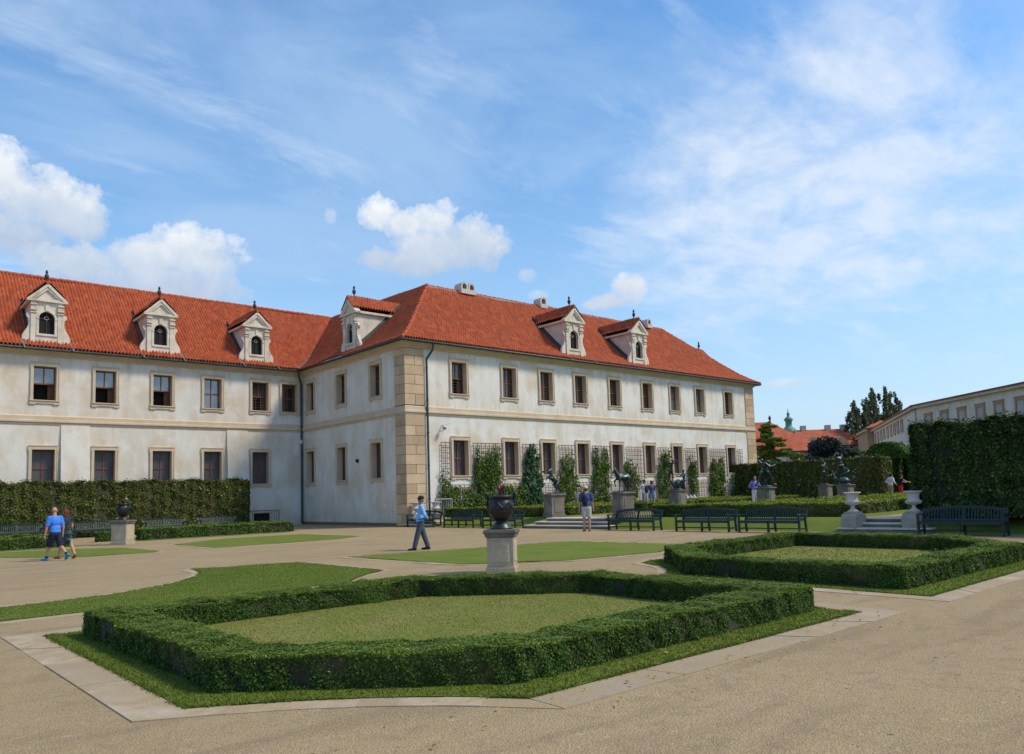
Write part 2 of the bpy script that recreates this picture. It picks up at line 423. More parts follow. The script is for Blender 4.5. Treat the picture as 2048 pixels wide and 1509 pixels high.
w = bpy.data.worlds.new("World"); SC.world = w; w.use_nodes = True
nt = w.node_tree; bg = nt.nodes["Background"]
sky = N(nt, "ShaderNodeTexSky"); sky.sky_type = 'NISHITA'; sky.sun_disc = False
sky.sun_elevation = R(SUN_EL); sky.sun_rotation = math.atan2(SUN_AZ.x, SUN_AZ.y); sky.air_density = 1.25; sky.dust_density = .6; sky.ozone_density = 2.5
gen = N(nt, "ShaderNodeTexCoord").outputs["Generated"]
def dotc(v):
    n = N(nt, "ShaderNodeVectorMath"); n.operation = 'DOT_PRODUCT'; nt.links.new(gen, n.inputs[0]); n.inputs[1].default_value = v; return n.outputs["Value"]
sx = N(nt, "ShaderNodeSeparateXYZ"); nt.links.new(gen, sx.inputs[0])
# a slightly more saturated blue overhead, paler towards the horizon
base = N(nt, "ShaderNodeHueSaturation", inp={"Hue": .5, "Saturation": 1.24, "Value": 1.0}); nt.links.new(sky.outputs[0], base.inputs["Color"])
skyc = mixc(nt, 1.0, base.outputs[0], (.97, .97, .97), 'MULTIPLY')
# cirrus: streaky noise on a high plane
den = math_n(nt, 'ADD', sx.outputs[2], .16)
pl = N(nt, "ShaderNodeCombineXYZ"); nt.links.new(math_n(nt, 'DIVIDE', sx.outputs[0], den), pl.inputs[0]); nt.links.new(math_n(nt, 'DIVIDE', sx.outputs[1], den), pl.inputs[1])
mp = N(nt, "ShaderNodeMapping"); mp.inputs["Rotation"].default_value = (0, 0, R(60)); mp.inputs["Scale"].default_value = (.95, 2.1, 1); nt.links.new(pl.outputs[0], mp.inputs[0])
c1 = noise(nt, mp.outputs[0], 1.1, 9, .62, .9); c2 = noise(nt, mp.outputs[0], 3.6, 8, .66, .5); c3 = noise(nt, pl.outputs[0], .7, 4, .5, .3)
cir = math_n(nt, 'ADD', math_n(nt, 'MULTIPLY', c1, .6), math_n(nt, 'MULTIPLY', c2, .4))
def near(v, lo, hi):
    n = N(nt, "ShaderNodeMapRange"); n.interpolation_type = 'SMOOTHSTEP'
    for i, x in ((1, lo), (2, hi), (3, 0.), (4, 1.)): n.inputs[i].default_value = x
    nt.links.new(dotc(v), n.inputs[0]); return n.outputs[0]
veil = math_n(nt, 'ADD', math_n(nt, 'MULTIPLY', noise(nt, pl.outputs[0], 1.7, 7, .56, .8), .8), math_n(nt, 'MULTIPLY', noise(nt, mp.outputs[0], 2.2, 8, .65, .6), .2))
veil = ramp(nt, math_n(nt, 'ADD', veil, math_n(nt, 'MULTIPLY', near((.39, .764, .514), .93, .998), .12)), [(.43, 0.), (.68, .66)])
low = ramp(nt, sx.outputs[2], [(.0, .8), (.46, .0)])
col = mixc(nt, math_n(nt, 'MAXIMUM', veil, low), skyc, (2.1, 3.1, 4.5))
bias = math_n(nt, 'MULTIPLY', near((.8962, .315, .3124), .90, .99), .15)
bias = math_n(nt, 'ADD', bias, math_n(nt, 'MULTIPLY', near((.86, .40, .318), .975, .999), .08))
bias = math_n(nt, 'ADD', bias, math_n(nt, 'MULTIPLY', near((.8125, .4823, .3274), .975, .999), .07))
bias = math_n(nt, 'ADD', bias, math_n(nt, 'MULTIPLY', math_n(nt, 'SUBTRACT', c3, .5), .3))
bias = math_n(nt, 'MULTIPLY', bias, ramp(nt, sx.outputs[2], [(.16, 0.), (.27, 1.)]))
cir = ramp(nt, math_n(nt, 'ADD', cir, bias), [(.52, 0.), (.62, .36), (.8, .88)])
cir = math_n(nt, 'MULTIPLY', cir, ramp(nt, noise(nt, pl.outputs[0], 5., 6, .6, .25), [(.34, .3), (.58, 1.)]))
col = mixc(nt, cir, col, (3.75, 4.25, 4.95))
# cumulus: lumpy blobs in fixed directions (all at infinity)
CU = [((.1344, .9341, .3307), [(-.035, .024, .062, .038), (.012, -.004, .06, .036), (-.03, -.04, .09, .03), (.045, -.022, .034, .02)]),
      ((.253, .9232, .2892), [(.05, .008, .055, .036), (-.005, -.004, .05, .026), (-.075, -.018, .06, .026), (.02, -.03, .085, .024), (-.05, -.045, .09, .02)]),
      ((.5543, .7655, .3267), [(.035, -.008, .055, .038), (-.005, .022, .034, .026), (.0, -.014, .06, .03), (-.075, .028, .03, .022), (-.045, .018, .035, .02), (-.078, -.026, .03, .014), (-.03, -.03, .06, .018)]),
      ((.7386, .6252, .2522), [(.008, .006, .024, .018), (-.015, -.01, .034, .012), (-.04, -.014, .02, .007)]),
      ((.6496, .7073, .2787), [(.0, .0, .013, .011)]), ((.663, .7039, .2549), [(.0, .0, .016, .007)]), ((.435, .8304, .3481), [(.0, .0, .009, .011)]),
      ((.8678, .4811, .1242), [(.0, .0, .035, .006)])]
wob = N(nt, "ShaderNodeTexNoise", inp={"Scale": 18., "Detail": 9., "Roughness": .62}); nt.links.new(gen, wob.inputs["Vector"])
wob2 = N(nt, "ShaderNodeTexNoise", inp={"Scale": 55., "Detail": 6., "Roughness": .6}); nt.links.new(gen, wob2.inputs["Vector"])
wv = math_n(nt, 'ADD', math_n(nt, 'MULTIPLY', math_n(nt, 'SUBTRACT', wob.outputs[0], .5), 1.9), math_n(nt, 'MULTIPLY', math_n(nt, 'SUBTRACT', wob2.outputs[0], .5), .7))
for d, bl, mx_ in [(c_[0], c_[1], .97 if len(c_[1]) > 1 else .5) for c_ in CU]:
    d = Vector(d).normalized(); r = Vector((d.y, -d.x, 0)).normalized(); u = r.cross(d)
    k = dotc(d); a0 = math_n(nt, 'DIVIDE', dotc(r), k); b0 = math_n(nt, 'DIVIDE', dotc(u), k)
    tot = None
    for (ca, cb, ra, rb) in bl:
        a = math_n(nt, 'DIVIDE', math_n(nt, 'SUBTRACT', a0, ca), ra); b_ = math_n(nt, 'DIVIDE', math_n(nt, 'SUBTRACT', b0, cb), rb)
        e = math_n(nt, 'SUBTRACT', 1.0, math_n(nt, 'SQRT', math_n(nt, 'ADD', math_n(nt, 'MULTIPLY', a, a), math_n(nt, 'MULTIPLY', b_, b_))))
        tot = e if tot is None else math_n(nt, 'SMOOTH_MAX', tot, e, .15)
    tot = math_n(nt, 'ADD', tot, wv)
    hem = math_n(nt, 'GREATER_THAN', k, .3)
    f = math_n(nt, 'MULTIPLY', ramp(nt, tot, [(.0, 0.), (.16, .5 * mx_), (.55, .97 * mx_)]), hem)
    hgt = math_n(nt, 'ADD', math_n(nt, 'MULTIPLY', b0, 12.0), math_n(nt, 'MULTIPLY', wv, .55))
    cc = ramp(nt, math_n(nt, 'ADD', math_n(nt, 'MULTIPLY', hgt, .5), .5), [(.25, (.47, .57, .73)), (.5, (.62, .70, .81)), (.7, (.86, .89, .92)), (.86, (1.03, 1.03, 1.02))])
    col = mixc(nt, f, col, mixc(nt, 1.0, cc, (5.25, 5.25, 5.25), 'MULTIPLY'))
nt.links.new(col, bg.inputs[0]); bg.inputs[1].default_value = .14

# ------------------------------------------------------------------ ground, terrace, beds
def X0(y): return -0.3 - 0.105 * y
def sheet(name, poly, z, mat, kind="structure", holes=None):
    bm = bmesh.new(); vs = [bm.verts.new((p[0], p[1], z)) for p in poly]; bm.faces.new(vs)
    bmesh.ops.triangulate(bm, faces=bm.faces[:])
    bmesh.ops.recalc_face_normals(bm, faces=bm.faces)
    me = bpy.data.meshes.new(name); bm.to_mesh(me); bm.free(); me.materials.append(mat)
    if len(me.polygons) and me.polygons[0].normal.z < 0: me.flip_normals()
    o = bpy.data.objects.new(name, me); link(o); tag(o, kind=kind); return o

g = MB(); S = 900
g.quad((-S, -S, 0), (S, -S, 0), (S, S, 0), (-S, S, 0)); g.build("ground", M["gravel"])["kind"] = "structure"

# terrace: bank + top, lawn on the front strip
def terrace():
    m = MB(); ys = [0.0 - .02] + [-i * .75 for i in range(1, 62)]
    prof = [(0.1, -.03), (.3, .04), (.7, .2), (1.1, .37), (1.4, .452), (70, .46)]
    vs = []
    for y in ys:
        for o, z in prof:
            vs.append((X0(y) + o + .03 * mnoise.noise((o * 3, y, 0)), y, z))
    n = len(prof); fs = [(i * n + j, i * n + j + 1, (i + 1) * n + j + 1, (i + 1) * n + j) for i in range(len(ys) - 1) for j in range(n - 1)]
    m.add(vs, fs, 0, True); o = m.build("terrace", M["lawn"]); o["kind"] = "structure"
terrace()
def path_strip(y0, y1, x1):
    m = MB(); a = X0((y0 + y1) / 2) + 1.0
    m.quad((X0(y0) + 1.2, y0, .466), (X0(y1) + 1.2, y1, .466), (x1, y1, .47), (x1, y0, .47)); m.build("path", M["gravel"])["kind"] = "structure"
path_strip(-9.95, -13.2, 40); path_strip(-24.2, -26.0, 40)

def polyarc(c, r, a0, a1, n=8):
    return [(c[0] + r * math.cos(R(a0 + (a1 - a0) * i / n)), c[1] + r * math.sin(R(a0 + (a1 - a0) * i / n))) for i in range(n + 1)]
def arc3(p, q, sag, n=8):
    """points from p to q bowed by sag to the left of p->q"""
    p = Vector(p); q = Vector(q); d = q - p; nn = Vector((-d.y, d.x)).normalized(); out = []
    for i in range(n + 1):
        t = i / n; out.append(tuple(p + d * t + nn * sag * 4 * t * (1 - t)))
    return out

MX = -25.3
def mir(pts): return [(MX - x, y) for x, y in pts][::-1]
# each bed: lawn outline (counter-clockwise) and kerb width
bed1 = arc3((-21.55, -29.75), (-19.4, -31.62), .17) + [(-13.7, -31.74), (-13.62, -30.4), (-13.7, -27.2)] + arc3((-13.75, -26.9), (-16.1, -24.62), .35) + [(-21.7, -24.62)]
bed2 = [(-11.71, -31.88)] + [(-5.3, -31.85)] + arc3((-5.3, -31.85), (-3.1, -29.7), .15)[1:] + [(-3.1, -24.7)] + [(-9.2, -24.75)] + arc3((-9.98, -25.06), (-11.75, -26.95), .35)
bed3 = [(-22.05, -22.55), (-16.1, -22.5)] + arc3((-16.0, -22.45), (-14.35, -21.0), .12) + [(-14.55, -16.9), (-17.0, -16.1)] + polyarc((-21.8, -15.9), 4.76, -3, -89, 12)
bed4 = [(-12.8, -16.6), (-12.42, -21.4)] + arc3((-12.36, -21.55), (-10.45, -23.0), .12) + [(-7.4, -23.5), (-4.8, -22.6), (-5.2, -18.2), (-5.6, -17.9)]
bed5 = [(-13.6, -3.2), (-13.3, -7.5), (-12.6, -7.75), (-7.6, -7.0), (-6.6, -6.3), (-7.6, -4.2), (-8.7, -2.8), (-11.2, -.6)]
bed5 = [(-13.55, -3.2), (-13.4, -7.6), (-8.2, -7.4), (-6.6, -6.35), (-6.9, -1.2), (-10.7, -.9)]
bed6 = [(-24, -4.2), (-19.66, -4.6), (-17.6, -7.5), (-15.6, -7.7), (-15.2, -7.1), (-15.45, -3.2), (-17.4, -1.3), (-19.25, -.9), (-24, -.9)]
tip6 = [(-24, -.2), (-17.0, -.2), (-15.6, 1.0), (-17.0, 1.9), (-24, 2.2)]
tip5 = [(-13.9, 2.2), (-12.9, 1.9), (-6.2, 1.9), (-5.0, 3.2), (-6.0, 6.0), (-13.0, 6.6)]
def outset(poly, d):
    P = [Vector(p) for p in poly]; k = len(P); out = []
    for i in range(k):
        d0 = (P[i] - P[i - 1]); d1 = (P[(i + 1) % k] - P[i])
        if d0.length < 1e-4: d0 = d1
        if d1.length < 1e-4: d1 = d0
        d0.normalize(); d1.normalize()
        n0 = Vector((d0.y, -d0.x)); n1 = Vector((d1.y, -d1.x)); m = n0 + n1
        m = m / max(.55, m.dot(n0)) if m.length > 1e-3 else n0
        out.append(tuple(P[i] + m * d))
    return out
def area(p): return .5 * sum(p[i - 1][0] * p[i][1] - p[i][0] * p[i - 1][1] for i in range(len(p)))
def outset_var(poly, wd):
    # axis-aligned sides carry full-width slabs, the cut corners and curves narrower ones
    P = [Vector(p) for p in poly]; k = len(P); out = []
    def off(i):
        a = P[i]; b = P[(i + 1) % k]; d = (b - a).normalized(); w_ = wd if max(abs(d.x), abs(d.y)) > .985 else wd * .62
        return a + Vector((d.y, -d.x)) * w_, d, w_
    for i in range(k):
        a0, d0, w0 = off(i - 1); a1, d1, w1 = off(i); cr = d0.x * d1.y - d0.y * d1.x
        if abs(cr) < .12: out.append(tuple(P[i] + (Vector((d0.y, -d0.x)) + Vector((d1.y, -d1.x))).normalized() * (w0 + w1) / 2))
        else:
            t = ((a1.x - a0.x) * d1.y - (a1.y - a0.y) * d1.x) / cr; q = a0 + d0 * t
            if (q - P[i]).length > 2.2 * wd: q = P[i] + (q - P[i]).normalized() * 2.2 * wd
            out.append(tuple(q))
    return out
def dedupe(p):
    q = []
    for a in p:
        if not q or math.dist(a, q[-1]) > .02: q.append(a)
    return q
def kerb(poly, wd, idx):
    """ring of separate stone slabs set around a bed, flush with the gravel"""
    poly = dedupe(poly)
    if area(poly) < 0: poly = poly[::-1]
    inn = outset(poly, .012); out = outset_var(poly, wd); m = MB(); k = len(poly); rr = random.Random(idx)
    for i in range(k):
        j = (i + 1) % k; a, b, c, d = map(Vector, (inn[i], inn[j], out[j], out[i])); L = (b - a).length
        n = max(1, round(L / 1.25)); cut = [0] + [(q + rr.uniform(-.28, .28)) / n for q in range(1, n)] + [1]
        for q in range(n):
            g_ = .007 / max(L, .1); t0 = cut[q] + g_ * (q > 0); t1 = cut[q + 1] - g_ * (q < n - 1)
            e = rr.uniform(-.02, .02); h = .004 + rr.uniform(0, .009)
            p = [a.lerp(b, t0), a.lerp(b, t1), d.lerp(c, t1 + 0 * e), d.lerp(c, t0)]
            m.extrude([(v.x, v.y, -.05) for v in p], (0, 0, .05 + h))
    m.build("kerb_strip", M["kerb"])["kind"] = "structure"
    return poly
BEDS = []
for i, (p, wd, lawn) in enumerate([(bed1, .42, "lawn"), (bed2, .36, "lawn"), (bed3, .28, "lawn"), (bed4, .26, "lawn"), (bed5, .22, "lawn"), (bed6, .22, "lawn"), (tip6, .25, "lawn"), (tip5, .25, "lawn")]):
    q = kerb(p, wd, i); BEDS.append(q); sheet("lawn", q, .014 + .001 * i, M[lawn])

def inside(pts, poly):
    x, y = pts[:, 0], pts[:, 1]; r = np.zeros(len(pts), bool); k = len(poly)
    for i in range(k):
        x0, y0 = poly[i - 1]; x1, y1 = poly[i]
        c = ((y0 > y) != (y1 > y)) & (x < (x1 - x0) * (y - y0) / (y1 - y0 + 1e-12) + x0); r ^= c
    return r
def grass(name, poly, dens, h, mat, z=.02, holes=(), wide=.0045):
    P = np.array(poly); lo = P.min(0); hi = P.max(0); n = int(dens * np.prod(hi - lo))
    pts = RNG.uniform(lo, hi, (n, 2)); k = inside(pts, poly)
    for hpoly in holes: k &= ~inside(pts, hpoly)
    pts = pts[k]; n = len(pts)
    a = RNG.uniform(0, 2 * np.pi, n); hh = h * RNG.uniform(.5, 1.25, n); lean = RNG.uniform(0, .7, n) * hh; b = RNG.uniform(0, 2 * np.pi, n)
    base = np.c_[pts, np.full(n, z)]; wv_ = np.c_[np.cos(a), np.sin(a), np.zeros(n)] * wide * RNG.uniform(.7, 1.4, (n, 1))
    tip = base + np.c_[np.cos(b) * lean, np.sin(b) * lean, hh]
    V = np.stack([base - wv_, base + wv_, tip], 1).reshape(-1, 3)
    o = np_obj(name, V, np.arange(3 * n).reshape(-1, 3), mat); tag(o, kind="stuff"); return o

# ------------------------------------------------------------------ hedges and foliage
def leaves(P, Nn, a, b, mat_i=0, flat=.9):
    """leaf quads at points P with outward normals Nn; half-length a, half-width b"""
    n = len(P); nr = Nn + flat * RNG.normal(0, .55, (n, 3)); nr /= np.linalg.norm(nr, axis=1)[:, None] + 1e-9
    t = np.cross(nr, RNG.normal(0, 1, (n, 3))); t /= np.linalg.norm(t, axis=1)[:, None] + 1e-9
    bb = np.cross(nr, t); s = RNG.uniform(.65, 1.35, (n, 1))
    A = t * a * s; B = bb * b * s
    V = np.stack([P - A, P + B - A * .15, P + A, P - B - A * .15], 1).reshape(-1, 3)
    return V, np.arange(4 * n).reshape(-1, 4)

def hedge_obj(name, segs, z0, a, b, dens, mat, rough=.03, sprig=.05, parent=None, core=True, thin=True, lumpk=1.0):
    """segs: list of ((x0,y0),(x1,y1),width,height)"""
    Vs = []; Fs = []; Ms = []; nv = 0
    for si, (p, q, wd, h) in enumerate(segs):
        p = np.array(p, float); q = np.array(q, float); d = q - p; L = np.linalg.norm(d); d /= L; nn = np.array([d[1], -d[0]])
        def P3(u, v, z): return np.c_[p[0] + d[0] * u + nn[0] * v, p[1] + d[1] * u + nn[1] * v, z]
        lump = lambda u, k: .5 * rough * lumpk * (np.sin(u * 2.3 + k + si) + np.sin(u * 5.1 + 2 * k) + .8 * np.sin(u * 11.7 + 3 * k))
        jobs = [("t", L * wd), ("l", L * h), ("r", L * h), ("e0", wd * h), ("e1", wd * h)]
        for kind, ar in jobs:
            n = max(4, int(ar * dens)); u = RNG.uniform(0, L, n); v = RNG.uniform(-wd / 2, wd / 2, n); z = RNG.uniform(.02, 1, n) * h
            j = np.abs(RNG.normal(0, rough, n)) * (-.55 if kind == 't' else -1.) + RNG.normal(0, rough * .35, n)
            if kind == "t":
                z = h + j + lump(u, 1) + (.016 * np.sin(u * 15 + 2 * np.sin(v * 9)) * np.sin(v * 14 + u * 3) if a < .03 else 0) + (RNG.random(n) < sprig) * RNG.uniform(0, 2.2 * rough + .01, n); nrm = (0, 0, 1)
            elif kind in "lr":
                s = 1 if kind == "r" else -1; v = s * (wd / 2 + j + lump(u, 2 + s) + .35 * rough * np.sin(z * 9 + u * 3) + (.024 * np.sin(u * 16 + 2 * np.sin(u * 2.7)) * np.sin(z * 15 + u * 4) if a < .03 else .035 * np.sin(u * 6 + 2 * np.sin(u * 1.3)) * np.sin(z * 5 + u))); nrm = (nn[0] * s, nn[1] * s, .15)
                z = np.minimum(z, h + lump(u, 1))
            else:
                s = 1 if kind == "e1" else 0; u = (L + j) if s else (-j); u = u + 0 * v; nrm = (d[0] * (1 if s else -1), d[1] * (1 if s else -1), .15)
            if thin and a < .03:
                g_ = np.sin(u * 7.3 + si * 3 + z * 5) * np.sin(u * 17.1 + z * 23 + v * 19) + .5 * np.sin(u * 31 + z * 41 + 7 * v)
                kp = g_ < (1.05 if kind == "t" else .62 + .5 * np.clip(z / h, 0, 1)); kp |= RNG.random(n) < .35
                u, v, z = u[kp], (v + 0 * u)[kp], z[kp]; n = len(u)
            Vp, Fp = leaves(P3(u, v, z0 + z), np.tile(np.array(nrm, float), (n, 1)), a, b, flat=(.3 if a < .03 else .6) if kind == 't' else .95)
            Vs.append(Vp); Fs.append(Fp + nv); Ms.append(np.where((kind == 't') | (np.repeat(z, 1) > h * .9), 2, 0) if mat in (M['box'], M['boxlow']) else np.zeros(len(Fp), int)); nv += len(Vp)  # top leaves take the tip material: young growth plus painted sunlight
        if core:
            e = rough * 1.1 + a * .35; k = .0023 * si
            cv = np.array([P3(np.array([u]), np.array([v]), np.array([z]))[0] for u in (e, L - e) for v in (-wd / 2 + e + k, wd / 2 - e - k) for z in (z0 + .02 + k, z0 + h - e - k)])
            Vs.append(cv); Fs.append(np.array([(0, 1, 3, 2), (4, 6, 7, 5), (0, 4, 5, 1), (2, 3, 7, 6), (1, 5, 7, 3)]) + nv); Ms.append(np.ones(5, int)); nv += 8
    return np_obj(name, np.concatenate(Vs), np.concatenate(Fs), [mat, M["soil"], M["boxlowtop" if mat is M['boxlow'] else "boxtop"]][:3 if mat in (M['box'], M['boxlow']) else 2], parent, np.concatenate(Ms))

HH = .33
def loop_segs(corners, wd, h):
    """closed loop of hedge segments along the outer outline (counter-clockwise)"""
    C = [Vector(c) for c in corners]; ctr = outset([tuple(c) for c in C], -wd / 2); k = len(ctr); out = []
    for i in range(k):
        a = Vector(ctr[i]); b = Vector(ctr[(i + 1) % k]); d = (b - a).normalized()
        p_ = (a - Vector(ctr[i - 1])).normalized(); n_ = (Vector(ctr[(i + 2) % k]) - b).normalized()
        e0 = wd / 2 * math.tan(d.angle(p_) / 2); e1 = wd / 2 * math.tan(d.angle(n_) / 2)
        out.append((tuple(a - d * e0), tuple(b + d * e1), wd, h))
    return out
h1 = [(-21.33, -25.05), (-21.2, -29.45), (-19.15, -31.22), (-13.94, -31.25), (-13.94, -27.35), (-16.3, -25.12)]
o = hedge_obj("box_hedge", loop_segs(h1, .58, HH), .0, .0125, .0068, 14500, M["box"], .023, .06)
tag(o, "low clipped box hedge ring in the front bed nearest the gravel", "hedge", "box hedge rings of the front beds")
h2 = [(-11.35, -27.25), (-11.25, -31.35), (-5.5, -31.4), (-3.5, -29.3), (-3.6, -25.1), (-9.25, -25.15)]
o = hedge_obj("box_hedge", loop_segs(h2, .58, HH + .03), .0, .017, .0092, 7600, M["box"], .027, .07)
tag(o, "low box hedge ring with yellowish tips in the bed before the urn steps", "hedge", "box hedge rings of the front beds")

in1 = outset(h1, -.56); in2 = outset(h2, -.56)
sheet("lawn", in1, .03, M["drylawn"]); sheet("lawn", in2, .031, M["drylawn"])
grass("grass", BEDS[0], 3200, .02, M["blade"], .012, [outset(h1, -.12)], .0055)
grass("grass", in1, 2600, .014, M["dryblade"], .028, (), .0045)
grass("grass", BEDS[1], 1500, .022, M["blade"], .012, [outset(h2, -.1)], .007)
grass("grass", in2, 500, .03, M["dryblade"], .026, (), .009)
grass("grass", BEDS[2], 2400, .016, M["blade"], .012, (), .006)

def grass_edge(poly, n_per_m, h, mat, z=.014, spread=.02):
    P = np.array(poly); Q = np.roll(P, -1, 0); Ln = np.linalg.norm(Q - P, axis=1); n = int(Ln.sum() * n_per_m); k = RNG.choice(len(P), n, p=Ln / Ln.sum())
    t = RNG.random((n, 1)); pts = P[k] * (1 - t) + Q[k] * t + RNG.normal(0, spread, (n, 2)); w_ = np.sin(pts[:, 0] * 5.1) + np.sin(pts[:, 1] * 6.7 + 1) + np.sin(pts.sum(1) * 13)
    pts = pts[w_ > -.7]; n = len(pts); a = RNG.uniform(0, 6.28, n); b = RNG.uniform(0, 6.28, n); hh = h * RNG.uniform(.4, 1.3, n)
    base = np.c_[pts, np.full(n, z)]; wv_ = np.c_[np.cos(a), np.sin(a), np.zeros(n)] * .005; tip = base + np.c_[np.cos(b) * hh * .8, np.sin(b) * hh * .8, hh]
    o = np_obj("grass", np.stack([base - wv_, base + wv_, tip], 1).reshape(-1, 3), np.arange(3 * n).reshape(-1, 3), mat); tag(o, kind="stuff")
for q_, d_ in ((BEDS[0], 420), (BEDS[1], 260), (BEDS[2], 220), (BEDS[3], 120)): grass_edge(q_, d_, .026, M["blade"])
# low hedge rows in the beds left of the palace corner
def row(name, segs, z0, label, grp, mat="boxlow", a=.04, b=.022, dens=900, rough=.04):
    o = hedge_obj(name, segs, z0, a, b, dens, M[mat], rough, .04); tag(o, label, "hedge", grp); return o
GL = "low box rows before the left wing"
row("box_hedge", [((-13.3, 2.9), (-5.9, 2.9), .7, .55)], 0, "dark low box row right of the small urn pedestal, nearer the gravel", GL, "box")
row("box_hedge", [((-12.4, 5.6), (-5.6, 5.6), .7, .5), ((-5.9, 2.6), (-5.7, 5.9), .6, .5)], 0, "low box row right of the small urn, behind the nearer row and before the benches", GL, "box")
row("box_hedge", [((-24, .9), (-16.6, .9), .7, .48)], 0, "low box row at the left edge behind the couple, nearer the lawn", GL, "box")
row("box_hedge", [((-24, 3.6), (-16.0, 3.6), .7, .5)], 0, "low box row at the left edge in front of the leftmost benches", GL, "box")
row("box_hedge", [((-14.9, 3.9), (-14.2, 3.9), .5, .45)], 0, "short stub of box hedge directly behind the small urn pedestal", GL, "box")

# terrace parterre
GT = "low box hedges on the statue terrace"
zt = .455
def ring(x0, x1, y0, y1, label, wd=.55, h=.5, dens=420):
    c = [(x0, y0), (x1, y0), (x1, y1), (x0, y1)]
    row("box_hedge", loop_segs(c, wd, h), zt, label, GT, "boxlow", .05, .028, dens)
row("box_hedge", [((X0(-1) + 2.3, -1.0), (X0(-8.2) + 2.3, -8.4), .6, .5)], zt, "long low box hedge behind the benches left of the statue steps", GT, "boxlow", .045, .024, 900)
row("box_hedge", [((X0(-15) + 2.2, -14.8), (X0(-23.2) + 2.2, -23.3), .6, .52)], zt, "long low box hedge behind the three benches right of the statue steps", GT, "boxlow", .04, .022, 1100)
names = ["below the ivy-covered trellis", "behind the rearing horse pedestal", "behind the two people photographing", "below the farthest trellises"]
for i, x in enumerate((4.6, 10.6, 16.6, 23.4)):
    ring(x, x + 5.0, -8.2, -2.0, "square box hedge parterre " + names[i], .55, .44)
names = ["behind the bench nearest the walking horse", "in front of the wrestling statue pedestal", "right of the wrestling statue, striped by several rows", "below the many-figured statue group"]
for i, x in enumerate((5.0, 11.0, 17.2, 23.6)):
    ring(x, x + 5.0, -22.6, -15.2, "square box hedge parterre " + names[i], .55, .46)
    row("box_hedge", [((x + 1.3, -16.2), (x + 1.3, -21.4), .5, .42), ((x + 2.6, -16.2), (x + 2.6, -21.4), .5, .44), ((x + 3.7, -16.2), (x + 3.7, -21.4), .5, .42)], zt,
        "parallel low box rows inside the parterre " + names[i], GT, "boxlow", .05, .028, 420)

# tall hedges
o = hedge_obj("tall_hedge", [((-30, 11.75), (-4.6, 11.75), 1.5, 3.02)], 0, .058, .036, 1050, M["hornbeam"], .08, .08, lumpk=1.2)
tag(o, "long tall clipped hedge with pale specks before the left wing's windows", "hedge", "tall clipped hedges")
o = hedge_obj("tall_hedge", [((4.0, -25.95), (4.0, -45), 1.9, 3.06)], .45, .052, .033, 1500, M["hornbeam_dk"], .09, .12, lumpk=1.4)
tag(o, "tall dark clipped hedge wall behind the bench at the right edge", "hedge", "tall clipped hedges")
o = hedge_obj("tall_hedge", [((33.6, .3), (33.6, -12.3), 1.6, 3.05)], .45, .09, .055, 330, M["hornbeam"], .08, .05)
tag(o, "tall hedge closing the terrace between the palace end and the hedge arch", "hedge", "tall clipped hedges")

# hedge arch at the end of the terrace path
def arch_hedge():
    segs = [((39.6, -9.0), (39.6, -17.0), 1.2, 3.1), ((37.2, -9.5), (37.2, -11.6), 1.6, 3.5), ((37.2, -12.6), (37.2, -13.6), 1.6, 3.3)]
    o = hedge_obj("hedge_arch", segs, .45, .09, .055, 340, M["green"], .09, .05)
    # rounded head
    n = 2600; th = RNG.uniform(0, np.pi, n); y = -11.0 + RNG.uniform(-.2, .2, n) * 0 + np.cos(th) * 1.55; z = 3.5 + np.sin(th) * 1.2; x = 37.2 + RNG.uniform(-.8, .8, n)
    P = np.c_[x, y, z]; Nn = np.c_[np.zeros(n), np.cos(th), np.sin(th)]
    f = RNG.random(n) < .45; r = np.sqrt(RNG.random(n)); P[f, 0] = 37.2 - .8; P[f, 1] = -11.0 + np.cos(th[f]) * 1.55 * r[f]; P[f, 2] = 3.5 + np.sin(th[f]) * 1.2 * r[f]; Nn[f] = (-1, 0, .1)
    V, F = leaves(P + RNG.normal(0, .04, P.shape), Nn, .09, .055)
    c = np_obj("hedge_head", V, F, [M["green"]], o)
    b = MB(); b.extrude([(36.5, -11.0 + 1.4 * math.cos(R(a)), 3.5 + 1.05 * math.sin(R(a))) for a in range(0, 181, 15)], (1.4, 0, 0)); b.build("twigs", M["soil"], o)
    tag(o, "rounded hedge arch with a dark opening at the terrace path end", "hedge", None)
arch_hedge()

